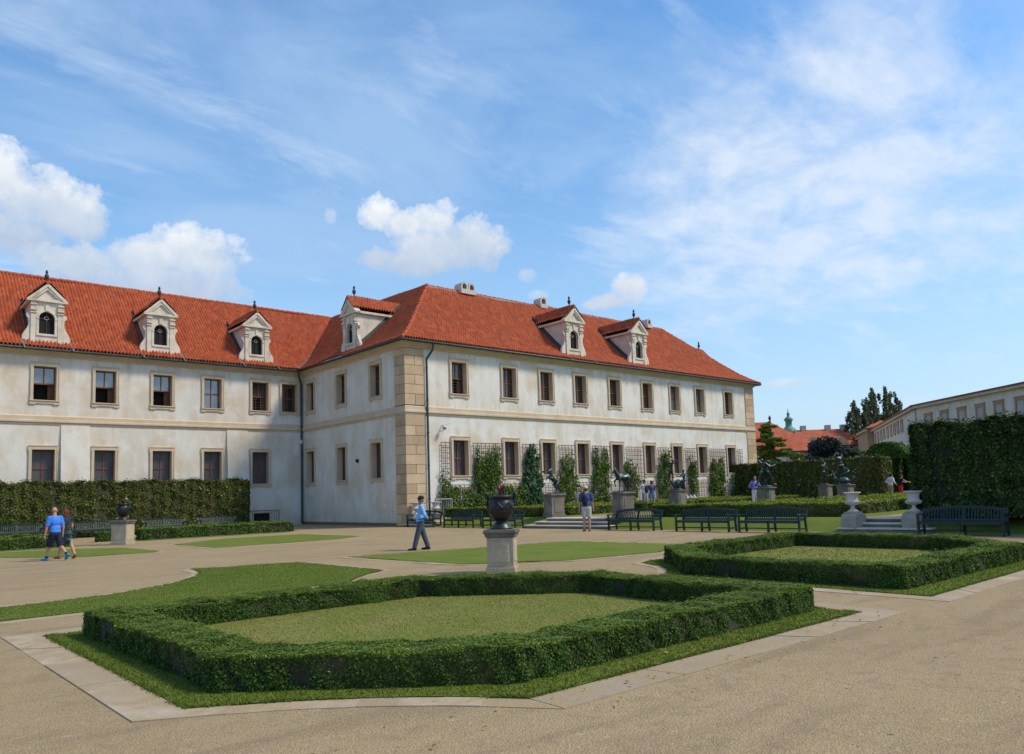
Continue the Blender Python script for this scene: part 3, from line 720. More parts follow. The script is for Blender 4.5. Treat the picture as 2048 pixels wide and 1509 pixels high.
# ------------------------------------------------------------------ the palace
L = 13.13; ZE = 10.62; XE = 36.32; XA = -27.0
PAL = empty("palace", (0, 0, 0), 0, "long white two-storey palace with red tiled roofs and stone window surrounds", "palace")
WX = [2.912, 6.690, 9.758, 12.837, 16.196, 19.671, 22.855, 25.986, 29.832]
WX = [x * 1.0625 for x in WX]; WW = 1.51
AX = [x * 1.0625 for x in (-15.4065, -12.4621, -9.4513, -6.5558, -3.5793, -1.6217)]
AXL = [x for i, x in enumerate(AX) if i != 5]
AX = [-21.6] + AX; AXL = [-21.6] + AXL
SY = [11.886 * 1.0625, 7.767 * 1.0625, 3.743 * 1.0625]
OW = 1.12; FR = (WW - OW) / 2
UZ = (7.519 + .24, 9.937 - .25); LZ = (2.592 + .25, 5.193 - .24)
def facade(mb, M4, U0, U1, Z0, Z1, holes):
    us = sorted({U0, U1, *[h[0] for h in holes], *[h[1] for h in holes]}); zs = sorted({Z0, Z1, *[h[2] for h in holes], *[h[3] for h in holes]})
    for i in range(len(us) - 1):
        for j in range(len(zs) - 1):
            u = (us[i] + us[i + 1]) / 2; z = (zs[j] + zs[j + 1]) / 2
            if any(h[0] < u < h[1] and h[2] < z < h[3] for h in holes): continue
            mb.quad(*[M4 @ Vector((a, 0, c)) for a, c in ((us[i], zs[j]), (us[i + 1], zs[j]), (us[i + 1], zs[j + 1]), (us[i], zs[j + 1]))])
# facade frames: x right, y inward, z up
MR = Matrix.Identity(4); MA = Matrix.Translation((0, L, 0)); MS = Matrix.Rotation(-math.pi / 2, 4, 'Z')
ops = []   # (frame, left u, zone)
for x in WX: ops += [(MR, x, 'U'), (MR, x, 'L')]
for x in AX: ops += [(MA, x, 'U')]
for x in AXL: ops += [(MA, x, 'L')]
for y in SY: ops += [(MS, -y, 'U'), (MS, -y, 'L')]
def hole(u, zn): z = UZ if zn == 'U' else LZ; return (u + FR, u + FR + OW, z[0], z[1])
wall = MB()
facade(wall, MR, 0, XE, -.1, 10.7, [hole(u, z) for f, u, z in ops if f is MR])
wm = wall.build("wall", M["plaster_w"], PAL)
wall = MB()
facade(wall, MA, XA, 0, -.1, 10.7, [hole(u, z) for f, u, z in ops if f is MA] + [(-3.5, -2.42, .34, .88)])
facade(wall, MS, -L, 0, -.1, 10.7, [hole(u, z) for f, u, z in ops if f is MS])
wall.quad((XE, 0, -.1), (XE, 11, -.1), (XE, 11, 10.7), (XE, 0, 10.7)); wall.quad((5, 11, -.1), (XE, 11, -.1), (XE, 11, 10.7), (5, 11, 10.7))
wall.quad((5, 25, -.1), (5, 11, -.1), (5, 11, 10.7), (5, 25, 10.7)); wall.quad((XA, L, -.1), (XA, 25, -.1), (XA, 25, 10.7), (XA, L, 10.7)); wall.quad((XA, 25, -.1), (5, 25, -.1), (5, 25, 10.7), (XA, 25, 10.7))
wm2 = wall.build("wall", M["plaster_s"], PAL)
# buttress strips under the string course on the left wing
for x0, x1 in ((-14.78, -13.3), (-5.31, -3.92)):
    b = MB(); b.extrude([(x0, L - .02, 6.37), (x0, L - .05, 6.37), (x0, L - .55, 0), (x0, L - .02, 0)], (x1 - x0, 0, 0)); b.build("buttress", M["plaster_s"], PAL)

def surround(zn):
    z0, z1 = UZ if zn == 'U' else LZ; h = z1 - z0; o = OW / 2; f = FR; t = -.07; m = MB()
    # jambs, lintel, sill with ears; origin at opening bottom centre
    m.box(-o - f * .78, -o, t, .02, 0, h); m.box(o, o + f * .78, t, .02, 0, h)
    m.box(-o - f * .78, o + f * .78, t, .02, h, h + .24); m.box(-o - f * .78, o + f * .78, t, .02, -.2, 0)
    for s in (-1, 1):
        a, b = sorted((s * (o + f * .78), s * (o + f * 1.02))); m.box(a, b, t + .004, .02, h - .16, h + .2); m.box(a, b, t + .004, .02, -.22, .14)
        c, d = sorted((s * (o - .12), s * (o + f * .78))); m.box(c, d, t - .012, t + .001, h + .18, h + .26); m.box(c, d, t - .006, .02, -.25, -.201)
    # raised outer fillet
    for s in (-1, 1):
        a, b = sorted((s * (o + f * .55), s * (o + f * .78))); m.box(a, b, t - .025, t + .001, .0, h + .02)
    m.box(-o - f * .78, o + f * .78, t - .025, t + .001, h + .19, h + .24); m.box(-o - f * .9, o + f * .9, t - .05, t + .002, -.06, -.004)
    # reveals
    d = .42
    m.quad((-o, .02, 0), (-o, d, 0), (-o, d, h), (-o, .02, h)); m.quad((o, .02, 0), (o, .02, h), (o, d, h), (o, d, 0))
    m.quad((-o, .02, h), (-o, d, h), (o, d, h), (o, .02, h)); m.quad((-o, .02, 0), (o, .02, 0), (o, d, 0), (-o, d, 0))
    return m, h
def sash(zn, opened):
    z0, z1 = UZ if zn == 'U' else LZ; h = z1 - z0; o = OW / 2; y = .33; m = MB(); q = .06
    m.box(-o, -o + q, y, y + .07, 0, h); m.box(o - q, o, y, y + .07, 0, h); m.box(-o + q, o - q, y, y + .07, 0, q); m.box(-o + q, o - q, y, y + .07, h - q, h)
    m.box(-o + q, o - q, y - .012, y + .06, h * .48, h * .48 + .07)
    m.box(-.028, .028, y - .006, y + .06, h * .48 + .07, h - q)
    if not opened: m.box(-.028, .028, y - .006, y + .06, q, h * .48)
    return m
def panes(zn, opened, grid):
    z0, z1 = UZ if zn == 'U' else LZ; h = z1 - z0; o = OW / 2; y = .37; q = .05; m = MB(); zlo = h * .48 if opened else q
    rr = random.Random(int(opened) * 3 + int(grid))
    for (x0, x1) in ((-o + q, 0), (0, o - q)):
        for (a, b) in ([(h * .48, h - q)] + ([] if opened else [(q, h * .48)])):
            t = rr.uniform(-.006, .006); t2 = rr.uniform(-.006, .006)
            m.quad((x0, y + t, a), (x1, y + t2, a), (x1, y - t, b), (x0, y - t2, b))
    if opened:
        m.box(-o, o, .85, .87, 0, h * .5, 1); m.box(o - .34, o - .02, .5, .56, 0, h * .5, 2)
    if grid:
        for i in range(1, 6):
            xx = -o + q + (OW - 2 * q) * i / 6
            if i != 3: m.box(xx - .007, xx + .007, y - .022, y - .012, q, h - q, 3)
        for i in range(1, 10):
            zz = q + (h - 2 * q) * i / 10; m.box(-o + q, o - q, y - .0215, y - .0125, zz - .007, zz + .007, 3)
    return m
WMESH = {}
def window(frame, u, zn, opened=False, grid=False, pmat="glass"):
    key = (zn, opened, grid, pmat)
    if key not in WMESH:
        s, h = surround(zn); so_ = s.build("window", M["stone"]); sa = sash(zn, opened).build("sash", M["wood"], so_); pa = panes(zn, opened, grid).build("pane", [M[pmat], M["darkin"], M["curt"], M["grille"]], so_)
        WMESH[key] = so_; w_ = so_
    else: w_ = copy_tree(WMESH[key])
    z0 = (UZ if zn == 'U' else LZ)[0]
    p = frame @ Vector((u + FR + OW / 2, 0, z0)); w_.location = p; w_.rotation_euler = (0, 0, frame.to_euler().z); w_.parent = PAL
    return w_
for i, x in enumerate(WX): window(MR, x, 'U', i in (0, 4), i not in (6, 7), ("glass", "glass", "drape_glass", "glass", "glass", "drape_glass", "pale_glass", "pale_glass", "glass")[i]); window(MR, x, 'L', False, False, "mesh_glass")
for i, x in enumerate(AX): window(MA, x, 'U', i in (1, 2, 3, 5), i == 5, "glass" if i >= 5 else "sky_glass")
for x in AXL: window(MA, x, 'L', False, False, "mesh_glass")
for y in SY: window(MS, -y, 'U', False, False, "glass"); window(MS, -y, 'L', False, False, "mesh_glass")
bw = MB(); bw.box(-3.5, -2.42, L + .12, L + .14, .34, .88)
for i in range(8): bw.tube([(-3.4 + i * .13, L + .04, .34), (-3.4 + i * .13, L + .04, .88)], .012, 6, 1)
bw.build("basement_window", [M["darkin"], M["iron"]], PAL)

PATHW = [(XA, L), (0, L), (0, 0), (XE, 0), (XE, 11)]
sc = MB(); sc.sweep(PATHW, [(0, 6.38), (.05, 6.38), (.05, 6.46), (.12, 6.5), (.12, 6.6), (.07, 6.63), (.07, 6.84), (0, 6.9)]); sc.build("string_course", M["stone"], PAL)
cn = MB(); cn.sweep(PATHW, [(0, 10.24), (.05, 10.26), (.06, 10.34), (.14, 10.38), (.24, 10.47), (.38, 10.53), (.44, 10.55), (.44, 10.62), (.1, 10.64)]); cn.build("cornice", M["stone"], PAL)
pb = MB(); pb.sweep([(0, L), (0, 0)], [(0, -.05), (.02, -.05), (.02, .17), (0, .19)]); pb.build("wall_base", M["joint"], PAL)
gt = MB(); eo = .55
gp = [(XA, L - eo), (-eo, L - eo), (-eo, -eo), (XE + eo, -eo), (XE + eo, 11)]
gt.tube([(p[0], p[1], 10.585) for p in gp[:1]] + [(-eo - .02, L - eo, 10.585), (-eo, L - eo - .02, 10.585), (-eo, -eo + .02, 10.585), (-eo + .02, -eo, 10.585), (XE + eo - .02, -eo, 10.585), (XE + eo, -eo + .02, 10.585), (XE + eo, 11, 10.585)], .085, 10)
gt.build("gutter", M["gutter"], PAL)
def downpipe(pts):
    m = MB(); m.tube(pts, .065, 10)
    for i in range(5):
        z = pts[-1][2] + 1 + i * 1.9
        if z < pts[-2][2]: m.tube([(pts[-1][0], pts[-1][1], z), (pts[-1][0], pts[-1][1], z + .06)], .085, 10)
    m.build("downpipe", M["gutter"], PAL)
downpipe([(-.5, L - .5, 10.5), (-.48, L - .48, 10.25), (-.14, L - .14, 9.7), (-.14, L - .14, 9.3), (-.14, L - .14, .05)])
downpipe([(1.66, -.5, 10.55), (1.66, -.5, 10.3), (1.6, -.45, 10.1), (1.42, -.14, 9.65), (1.42, -.14, 9.4), (1.42, -.14, .5)])
# quoins
def quoin(side):
    m = MB(); zz = [10.24, 9.8, 9.25, 8.69, 8.11, 7.56, 7.0] if side == 0 else None
    zs = [10.23, 9.79, 9.24, 8.68, 8.12, 7.56, 6.92]; zs2 = [6.37, 5.73, 5.16, 4.61, 4.07, 3.5, 2.96, 2.39, 1.83, 1.27, .7, .02]
    g_ = .011; rr = random.Random(side)
    for zl in (zs, zs2):
        for i in range(len(zl) - 1):
            b, t = zl[i + 1] + g_, zl[i] - g_
            odd = (i + (0 if zl is zs else 0)) % 2
            if side == 0:
                mid = .64
                xs = [(-.055, mid - g_), (mid + g_, 1.27)] if odd else [(-.055, 1.27)]
                for a, c in xs: m.box(a, c, -.055 - rr.uniform(0, .006), -.002, b, t)
                ys = [(0, .5 - g_), (.5 + g_, 1.05)] if not odd else [(0, 1.05)]
                for a, c in ys: m.box(-.055 - rr.uniform(0, .006), -.002, a, c, b, t)
            else:
                xs = [(35.03, 35.68 - g_), (35.68 + g_, XE + .055)] if odd else [(35.03, XE + .055)]
                for a, c in xs: m.box(a, c, -.055 - rr.uniform(0, .006), -.002, b, t)
                m.box(XE + .002, XE + .055, 0, 1.0, b, t)
    q = m.build("quoin", M["quoin"], PAL, bevel=.008)
    k = MB()
    if side == 0: k.box(-.03, 1.26, -.03, -.003, .02, 10.24); k.box(-.03, -.003, 0, 1.04, .02, 10.24)
    else: k.box(35.04, XE + .03, -.03, -.003, .02, 10.24)
    k.build("mortar_joint", M["joint"], q)
quoin(0); quoin(1)

# --- roofs
def prof(d):
    d = np.asarray(d, float); t = np.clip(d / 2.2, 0, 1)
    # slope .55 -> .95 with a bell-cast; integral of smoothstep
    I = np.where(d < 2.2, 2.2 * (t ** 3 - t ** 4 / 2), 1.1 + np.maximum(0, d - 2.2))
    return .55 * d + .4 * I
TP = .19; TC = .24
def tile_slope(P0, e, inn, Lx, D, lclip, rclip, zs=lambda u: 1.0, z0=ZE + .02, pr=prof, tp=TP, m=8):
    """corrugated tiled slope as a numpy grid, clipped to a trapezoid"""
    nu = int(Lx / tp) * m + 1; u = np.arange(nu) * tp / m
    rows = [];nc = int(D / TC) + 1
    for k in range(nc): rows += [(k * TC, .055, k), (min((k + 1) * TC, D), .0, k)]
    d = np.array([r[0] for r in rows]); off = np.array([r[1] for r in rows]); kk = np.array([r[2] for r in rows])
    wave = .105 * np.sqrt(np.clip(1 - (((u / tp) % 1 - .5) / .345) ** 2, 0, 1))
    jit = RNG.uniform(-.006, .006, (len(rows), nu // m + 2))
    col = np.minimum((u / tp + 1e-6).astype(int), nu // m)
    sag = .05 * np.sin(u * .37 + 1.) + .035 * np.sin(u * .83) + .02 * np.sin(u * 1.9)
    Z = z0 + pr(d)[:, None] * (np.zeros(nu) + zs(u))[None, :] + off[:, None] + wave[None, :] + jit[:, col] + sag[None, :] * (d[:, None] / D)
    dd = d[:, None] - .3 * wave[None, :] * 0
    X = P0[0] + e[0] * u[None, :] + inn[0] * dd; Y = P0[1] + e[1] * u[None, :] + inn[1] * dd
    V = np.stack([X, Y, Z], -1).reshape(-1, 3)
    uvv = np.stack([np.broadcast_to(u / tp, Z.shape), np.broadcast_to((kk + .3 + .4 * (off == 0))[:, None], Z.shape)], -1).reshape(-1, 2)
    i, j = np.meshgrid(np.arange(len(rows) - 1), np.arange(nu - 1), indexing="ij")
    uc = (u[j] + u[j + 1]) / 2; dc = (d[i] + d[i + 1]) / 2
    keep = (uc > lclip(dc)) & (uc < rclip(dc)); i = i[keep]; j = j[keep]
    F = np.stack([i * nu + j, i * nu + j + 1, (i + 1) * nu + j + 1, (i + 1) * nu + j], -1)
    return V, F, uvv
def tile_obj(name, slopes, mats, parent, extra=None):
    Vs = []; Fs = []; U = []; n = 0
    for V, F, uv in slopes: Vs.append(V); Fs.append(F + n); U.append(uv); n += len(V)
    V = np.concatenate(Vs); F = np.concatenate(Fs); uv = np.concatenate(U)
    me_o = np_obj(name, V, F, mats, parent)
    me = me_o.data; l = me.uv_layers.new(name="UVMap"); ix = np.empty(len(me.loops), np.int32); me.loops.foreach_get("vertex_index", ix)
    l.data.foreach_set("uv", uv[ix].astype(np.float32).ravel()); return me_o
def caps(mb, pts, r=.13, seg=.42, mi=0):
    """half-round ridge tiles along a polyline"""
    pts = [Vector(p) for p in pts]; acc = [0]
    for a, b in zip(pts, pts[1:]): acc.append(acc[-1] + (b - a).length)
    def at(s):
        for i in range(len(pts) - 1):
            if s <= acc[i + 1] or i == len(pts) - 2: return pts[i].lerp(pts[i + 1], (s - acc[i]) / (acc[i + 1] - acc[i]))
    n = int(acc[-1] / seg)
    for i in range(n):
        a = at(i * seg); b = at(min(acc[-1], (i + 1) * seg + .05)); j = random.uniform(-.012, .012)
        mb.tube([a + Vector((0, 0, j - .03)), b + Vector((0, 0, j - .045))], [r * 1.06, r * .9], 8, mi)
# right wing: S slope, W slope, E slope, N slope
DR = 6.0
cl = lambda d: d - .05
slR = tile_slope((-eo, -eo), (1, 0), (0, 1), XE + 2 * eo, DR, lambda d: d - .03, lambda d: XE + 2 * eo - d + .03)
KZ = .07
slW = tile_slope((-eo, 19.4), (0, -1), (1, 0), 19.4 + eo, DR, lambda d: -1 + 0 * d, lambda d: 19.4 + eo - d + .03, lambda u: 1 + KZ * np.clip((19.4 - u) / 19.4, 0, 1))
slE = tile_slope((XE + eo, -eo), (0, 1), (-1, 0), 11 + 2 * eo, DR, lambda d: d - .03, lambda d: 11 + 2 * eo - d)
rf = tile_obj("roof", [slR, slW, slE], M["tiles"], PAL)
b = MB(); zr = ZE + float(prof(DR))
b.quad((5.5, 5.5, zr), (XE - 5.5, 5.5, zr), (XE + eo, 11.5, ZE), (5.5, 11.5, ZE)); b.quad((5.5, 5.5, zr), (5.5, 19, zr + .35), (9, 19, ZE), (9, 5.5, ZE)); b.build("back_slope", M["tiles"], rf)
cp = MB()
hip = [(-eo + d, -eo + d, ZE + .09 + float(prof(d))) for d in np.linspace(.0, 6.05, 22)]; caps(cp, hip)
hip2 = [(XE + eo - d, -eo + d, ZE + .09 + float(prof(d))) for d in np.linspace(.0, 6.05, 22)]; caps(cp, hip2)
caps(cp, [(5.5, 5.5, zr + .1), (XE - 5.5, 5.5, zr + .1)]); caps(cp, [(5.5, 5.5, zr + .1), (5.5, 12, zr * 1 + .1 + KZ * 12 / 19.4 * float(prof(6))), (5.5, 18.9, zr + .1 + KZ * 19 / 19.4 * float(prof(6)))])
cp.build("ridge_tiles", M["tiles"], rf)
mo = MB(); mo.box(5.5, XE - 5.5, 5.36, 5.62, zr - .05, zr + .06); mo.build("ridge_mortar", M["mortar"], rf)
# left wing
DL = 6.42
slA = tile_slope((XA, L - eo), (1, 0), (0, 1), -XA + 5.6, DL, lambda d: -1 + 0 * d, lambda d: -XA + d + .6)
rl = tile_obj("roof", [slA], M["tiles"], PAL)
zl = ZE + float(prof(DL)); yl = L - eo + DL
b = MB(); b.quad((XA, yl, zl), (6, yl, zl), (6, 25.5, ZE), (XA, 25.5, ZE)); b.build("back_slope", M["tiles"], rl)
cp = MB(); caps(cp, [(XA, yl, zl + .1), (5.4, yl, zl + .1)]); cp.build("ridge_tiles", M["tiles"], rl)
# valley flashing
vf = MB(); pts = [(-eo + d, L - eo + d, ZE + .115 + float(prof(d))) for d in np.linspace(0.0, 6.0, 20)]
for a, c in zip(pts, pts[1:]):
    vf.quad((a[0] - .11, a[1] + .11, a[2] + .05), (a[0] + .11, a[1] - .11, a[2] + .05), (c[0] + .11, c[1] - .11, c[2] + .05), (c[0] - .11, c[1] + .11, c[2] + .05))
vf.build("valley_flashing", M["flash"], rl)

# --- dormers (x right, y inward, z up; origin at front base centre)
def dormer_proto():
    d = MB(); ow = .4; az = 1.35; ab = .45      # arch half width, spring height, base
    arch = [(ow * math.cos(R(a)), az + ow * math.sin(R(a))) for a in range(180, -1, -15)]
    y = 0.0; dep = .3
    for (x0, x1) in ((-.78, -ow), (ow, .78)): d.box(x0, x1, y, dep, -.35, 2.3)
    d.box(-ow, ow, y, dep, -.35, ab)
    for p, q in zip(arch, arch[1:]):
        d.quad((p[0], y, p[1]), (q[0], y, q[1]), (q[0], y, 2.3), (p[0], y, 2.3)); d.quad((p[0], y, p[1]), (q[0], y, q[1]), (q[0], dep, q[1]), (p[0], dep, p[1]))
    # archivolt, imposts, keystone
    for p, q in zip(arch, arch[1:]):
        k = 1.2; P = lambda t, yy: (t[0] * k, yy, az + (t[1] - az) * k); Q = lambda t, yy: (t[0], yy, t[1])
        d.quad(Q(p, -.035), Q(q, -.035), P(q, -.035), P(p, -.035)); d.quad(P(p, -.035), P(q, -.035), P(q, 0), P(p, 0)); d.quad(Q(p, -.035), Q(q, -.035), Q(q, 0), Q(p, 0))
    for s in (-1, 1):
        a, b = sorted((s * ow * .98, s * .52)); d.box(a, b, -.06, 0, az - .06, az + .04); d.box(a, b, -.036, 0, ab, az - .06)
        # pilasters and their mouldings
        a, b = sorted((s * .55, s * .8)); d.box(a, b, -.05, 0, -.1, 2.3)
        for z0, z1, o in ((1.62, 1.68, .05), (1.78, 1.9, .1), (1.93, 1.98, .06), (2.08, 2.16, .1)): d.box(min(a, b) - .03, max(a, b) + .04, -.05 - o, .12, z0, z1)
        d.box(a, b, -.08, .05, -.1, .1)
    d.box(-.09, .09, -.07, 0, 1.78, 2.12); d.box(-.52, .52, -.06, .0, .33, .45)
    # side cheeks
    for s in (-1, 1): d.quad((s * .77, .1, -.4), (s * .77, 4.2, -.4), (s * .77, 4.2, 2.36), (s * .77, .1, 2.36))
    o = d.build("dormer", M["dstone"], PAL)
    c = MB()
    c.box(-1.02, 1.02, -.16, .28, 2.3, 2.38); c.box(-.95, .95, -.11, .28, 2.38, 2.46)
    for s in (-1, 1): c.box(min(s * .74, s * .95), max(s * .74, s * .95), .28, 4.0, 2.3, 2.44)
    rise = 1.02; hw = 1.05
    for s in (-1, 1):
        c.extrude([(s * hw, -.17, 2.38), (0, -.17, 2.38 + rise), (0, -.17, 2.38 + rise - .2), (s * (hw - .22), -.17, 2.38)], (0, .4, 0))
        c.extrude([(s * (hw - .1), -.12, 2.44), (0, -.12, 2.36 + rise - .12), (0, -.12, 2.36 + rise - .36), (s * (hw - .42), -.12, 2.44)], (0, .3, 0))
    c.extrude([(-.85, -.02, 2.44), (.85, -.02, 2.44), (0, -.02, 2.38 + rise - .15)], (0, .1, 0))
    c.build("cornice", M["dstone"], o)
    for s in (-1, 1):
        v = MB(); pr_ = [(.78, 1.6), (.9, 1.64), (1.0, 1.58), (1.03, 1.48), (.98, 1.38), (.9, 1.28), (.88, 1.1), (.9, .9), (1.0, .66), (1.12, .48), (1.2, .28), (1.2, .08), (1.1, -.08), (1.16, -.2), (1.14, -.4), (.78, -.4)]
        pts = [(s * a, .02, z) for a, z in (pr_ if s > 0 else pr_[::-1])]; v.extrude(pts, (0, .2, 0)); v.build("volute", M["dstone"], o, bevel=.02)
    # tiled gable roof
    sl = []
    for s in (-1, 1):
        D = 1.22; nl = 4.3
        V, F, uv = tile_slope((0, 0), (0, 1), (0, 0), nl, D, lambda q: -1 + 0 * q, lambda q: 99 + 0 * q, z0=0, pr=lambda q: 0 * q, tp=.2, m=8)
        k = len(np.unique(V[:, 1])); rows_d = []
        nu = int(nl / .2) * 8 + 1; nr = len(V) // nu; dd = []
        nc = int(D / TC) + 1
        for q in range(nc): dd += [q * TC, min((q + 1) * TC, D)]
        dd = np.repeat(np.array(dd), nu); hgt = V[:, 2].copy(); yy = V[:, 1] - .2
        th = math.atan2(1.02, 1.05); t = (D - dd) * math.cos(th) * .985 + .03
        V2 = np.c_[s * t, yy, 2.36 + 1.06 - (D - dd) * math.sin(th) * .985 + .03 + hgt * .9]
        sl.append((V2, F, uv + s * 31))
    r_ = tile_obj("roof", sl, M["tiles"], o)
    cq = MB(); caps(cq, [(0, -.2, 3.48), (0, 4.2, 3.48)], .1); cq.build("ridge_tiles", M["tiles"], o)
    f = MB(); f.lathe([(.0, .0), (.1, .0), (.11, .06), (.05, .1), (.04, .2), (.1, .3), (.12, .42), (.09, .52), (.04, .58), (.07, .62), (.075, .7), (.03, .78), (.0, .8)], 12, 0, (0, .35, 3.5)); f.build("finial", M["iron"], o)
    wn_ = MB(); wn_.add([(p[0], .2, p[1]) for p in arch] + [(.4, .2, ab), (-.4, .2, ab)], [tuple(range(len(arch) + 2))])
    wn_.box(-.02, .02, .15, .19, ab, az + .4, 1); wn_.box(-.4, .4, .152, .188, az - .02, az + .02, 1)
    wn_.tube([(.1 * math.cos(R(a)), .16, az + .05 + .1 * math.sin(R(a))) for a in range(0, 361, 30)], .022, 6, 2)
    wn_.build("window", [M["darkin"], M["iron"], M["mortar"]], o)
    for s in (-1, 1):
        fl = MB(); fs_ = MB(); yy = np.linspace(-1.1, 3.4, 16)
        for a, b in zip(yy, yy[1:]):
            za = ZE + float(prof(.75 + a)) - 11.15 + .13; zb = ZE + float(prof(.75 + b)) - 11.15 + .13
            x0 = .79; x1 = .93 if a > -.1 else .88
            o0 = 0.0 if a > -.1 else .36
            (fl if a > -.1 else fs_).quad((s * (x0 + o0), a, za), (s * (x1 + o0), a, za - .0), (s * (x1 + o0), b, zb), (s * (x0 + o0), b, zb))
            if a > -.1: fl.quad((s * x0, a, za), (s * x0, b, zb), (s * (x0 - .005), b, zb + .3), (s * (x0 - .005), a, za + .3))
        fl.build("flashing", M["darkflash"], o); fs_.build("gutter_strip", M["flash"], o)
    return o
DP = dormer_proto(); first = True
for (x, y, rz) in [(-21.73, L + .2, 0), (-15.55, L + .2, 0), (-9.38, L + .2, 0), (-3.2, L + .2, 0), (.2, 6.66, -90), (14.18, .2, 0), (21.2, .2, 0), (36.9, 5.5, 90)]:
    d = DP if first else copy_tree(DP); first = False
    d.parent = PAL; d.location = (x, y, 11.15); d.rotation_euler = (0, 0, R(rz))

def chimney(x, w_, n):
    c = MB(); z = zr - .1; y0, y1 = 5.1, 5.9
    c.box(x, x + w_, y0 - .06, y1 + .06, z, z + .32)
    cw = w_ / n; r = cw / 2 - .02
    for i in range(n):
        cx = x + cw * (i + .5); arc = [(cx + r * math.cos(R(a)), z + .55 + r * math.sin(R(a))) for a in range(180, -1, -20)]; ai = [(cx + (r - .13) * math.cos(R(a)), z + .55 + (r - .13) * math.sin(R(a))) for a in range(180, -1, -20)]
        arc = [(cx - r, z + .32)] + arc + [(cx + r, z + .32)]; ai = [(cx - r + .13, z + .34)] + ai + [(cx + r - .13, z + .34)]
        for (a, b), (p, q) in zip(zip(arc, arc[1:]), zip(ai, ai[1:])):
            c.quad((a[0], y0, a[1]), (b[0], y0, b[1]), (b[0], y1, b[1]), (a[0], y1, a[1]))
            c.quad((p[0], y0, p[1]), (q[0], y0, q[1]), (q[0], y1, q[1]), (p[0], y1, p[1]))
            for yy in (y0, y1): c.quad((a[0], yy, a[1]), (b[0], yy, b[1]), (q[0], yy, q[1]), (p[0], yy, p[1]))
        c.add([(p[0], y0 + .45, p[1]) for p in ai], [tuple(range(len(ai)))], 1)
        for k in (-1, 0, 1): c.tube([(cx + k * .14, y0 + .06, z + .34), (cx + k * .14, y0 + .06, z + .9 - abs(k) * .1)], .008, 5, 1)
    c.build("chimney", [M["white_stone"], M["darkin"]], rf)
chimney(8.1, 1.3, 2); chimney(15.7, .72, 1); chimney(28.5, .6, 1)

# things fixed to the walls
def sec_cam(loc, out, side, label):
    e = empty("security_camera", loc, 0, label, "camera", None); o_ = Vector(out); s_ = Vector(side)
    m = MB(); m.tube([(0, 0, 0), o_ * .25], .03, 8); m.tube([o_ * .25, o_ * .25 + s_ * .35 + Vector((0, 0, .12))], .025, 8); m.build("bracket", M["whitemetal"], e)
    m = MB(); a = o_ * .3 + Vector((0, 0, -.08)); m.tube([a, a + o_ * .1 - s_ * .1 + Vector((0, 0, -.12))], [.1, .13], 10); m.build("housing", M["whitemetal"], e)
sec_cam((2.5, -.0, 5.8), (0, -1, 0), (1, 0, 0), "white security camera on the bright wall right of the corner downpipe")
sec_cam((-.0, 12.55, 5.8), (-1, 0, 0), (0, -1, 0), "white security camera on the shaded wall beside the inner corner downpipe")
v = MB(); v.tube([(.0, 0, 0), (-.12, 0, 0)], [.13, .11], 14); v.tube([(-.121, 0, 0), (-.124, 0, 0)], .085, 12, 1)
tag(v.build("wall_vent", [M["iron"], M["darkin"]], loc=(0, 5.47, 3.99)), "round dark vent on the shaded short wall between two lower windows", "vent")
def railing(x0, x1, y, z0, z1, mat, label, n, sign=False):
    e = empty("railing", ((x0 + x1) / 2, y, z0), 0, label, "railing"); h = z1 - z0; w_ = (x1 - x0) / 2; m = MB()
    m.tube([(-w_, 0, h), (w_, 0, h)], .02, 6); m.tube([(-w_, 0, .08), (w_, 0, .08)], .016, 6); m.tube([(-w_, 0, 0), (-w_, 0, h)], .022, 6); m.tube([(w_, 0, 0), (w_, 0, h)], .022, 6); m.build("frame", mat, e)
    m = MB()
    for i in range(1, n): xx = -w_ + 2 * w_ * i / n; m.tube([(xx, 0, .08), (xx, 0, h)], .011, 5)
    m.build("bars", mat, e)
    if sign:
        m = MB(); m.box(-.08, .12, -.05, -.03, h - .28, h - .02); m.build("sign_plate", M["iron"], e)
railing(-3.95, -1.95, L - .45, 0, 1.05, M["iron"], "thin grey railing before the basement window of the left wing", 12)
railing(1.65, 2.75, -.5, .45, 1.48, M["whitemetal"], "pale railing gate with a small dark plate beside the corner pillar", 9, True)

# ------------------------------------------------------------------ trellises and climbers
def trellis(x0, x1, z0, z1, label, grp, step=.3):
    m = MB(); y = -.09; n = max(2, round((x1 - x0) / step)); k = max(2, round((z1 - z0) / .3))
    for i in range(n + 1): x = (x1 - x0) * (i / n - .5); m.box(x - .021, x + .021, y - .014, y, 0, z1 - z0)
    for i in range(k + 1): z = (z1 - z0) * i / k; m.box(-(x1 - x0) / 2 - .02, (x1 - x0) / 2 + .02, y - .03, y - .0145, z - .021, z + .021)
    tag(m.build("trellis", M["trellis"], loc=((x0 + x1) / 2, 0, z0)), label, "trellis", grp)
GTR = "tall trellises between the windows"; GLR = "low trellises under the windows"
edges = [2.35] + [v for x in WX for v in (x - .12, x + WW + .12)] + [34.05]
ORD = ["first", "second", "third", "fourth", "fifth", "sixth", "seventh", "eighth", "ninth"]
for i in range(10):
    a, b = edges[2 * i], edges[2 * i + 1]
    if i == 0: lab = "tall narrow brown trellis between the corner downpipe and the first lower window"
    elif i == 9: lab = "tall narrow brown trellis beyond the last lower window near the far quoins"
    else: lab = "tall brown trellis between the %s and %s lower windows of the sunlit wing" % (ORD[i - 1], ORD[i])
    trellis(a + .02, b - .02, .46, 4.8, lab, GTR)
for i, x in enumerate(WX):
    trellis(x - .06, x + WW + .06, .46, 2.28, "low brown trellis under the %s lower window of the sunlit wing" % ORD[i], GLR)

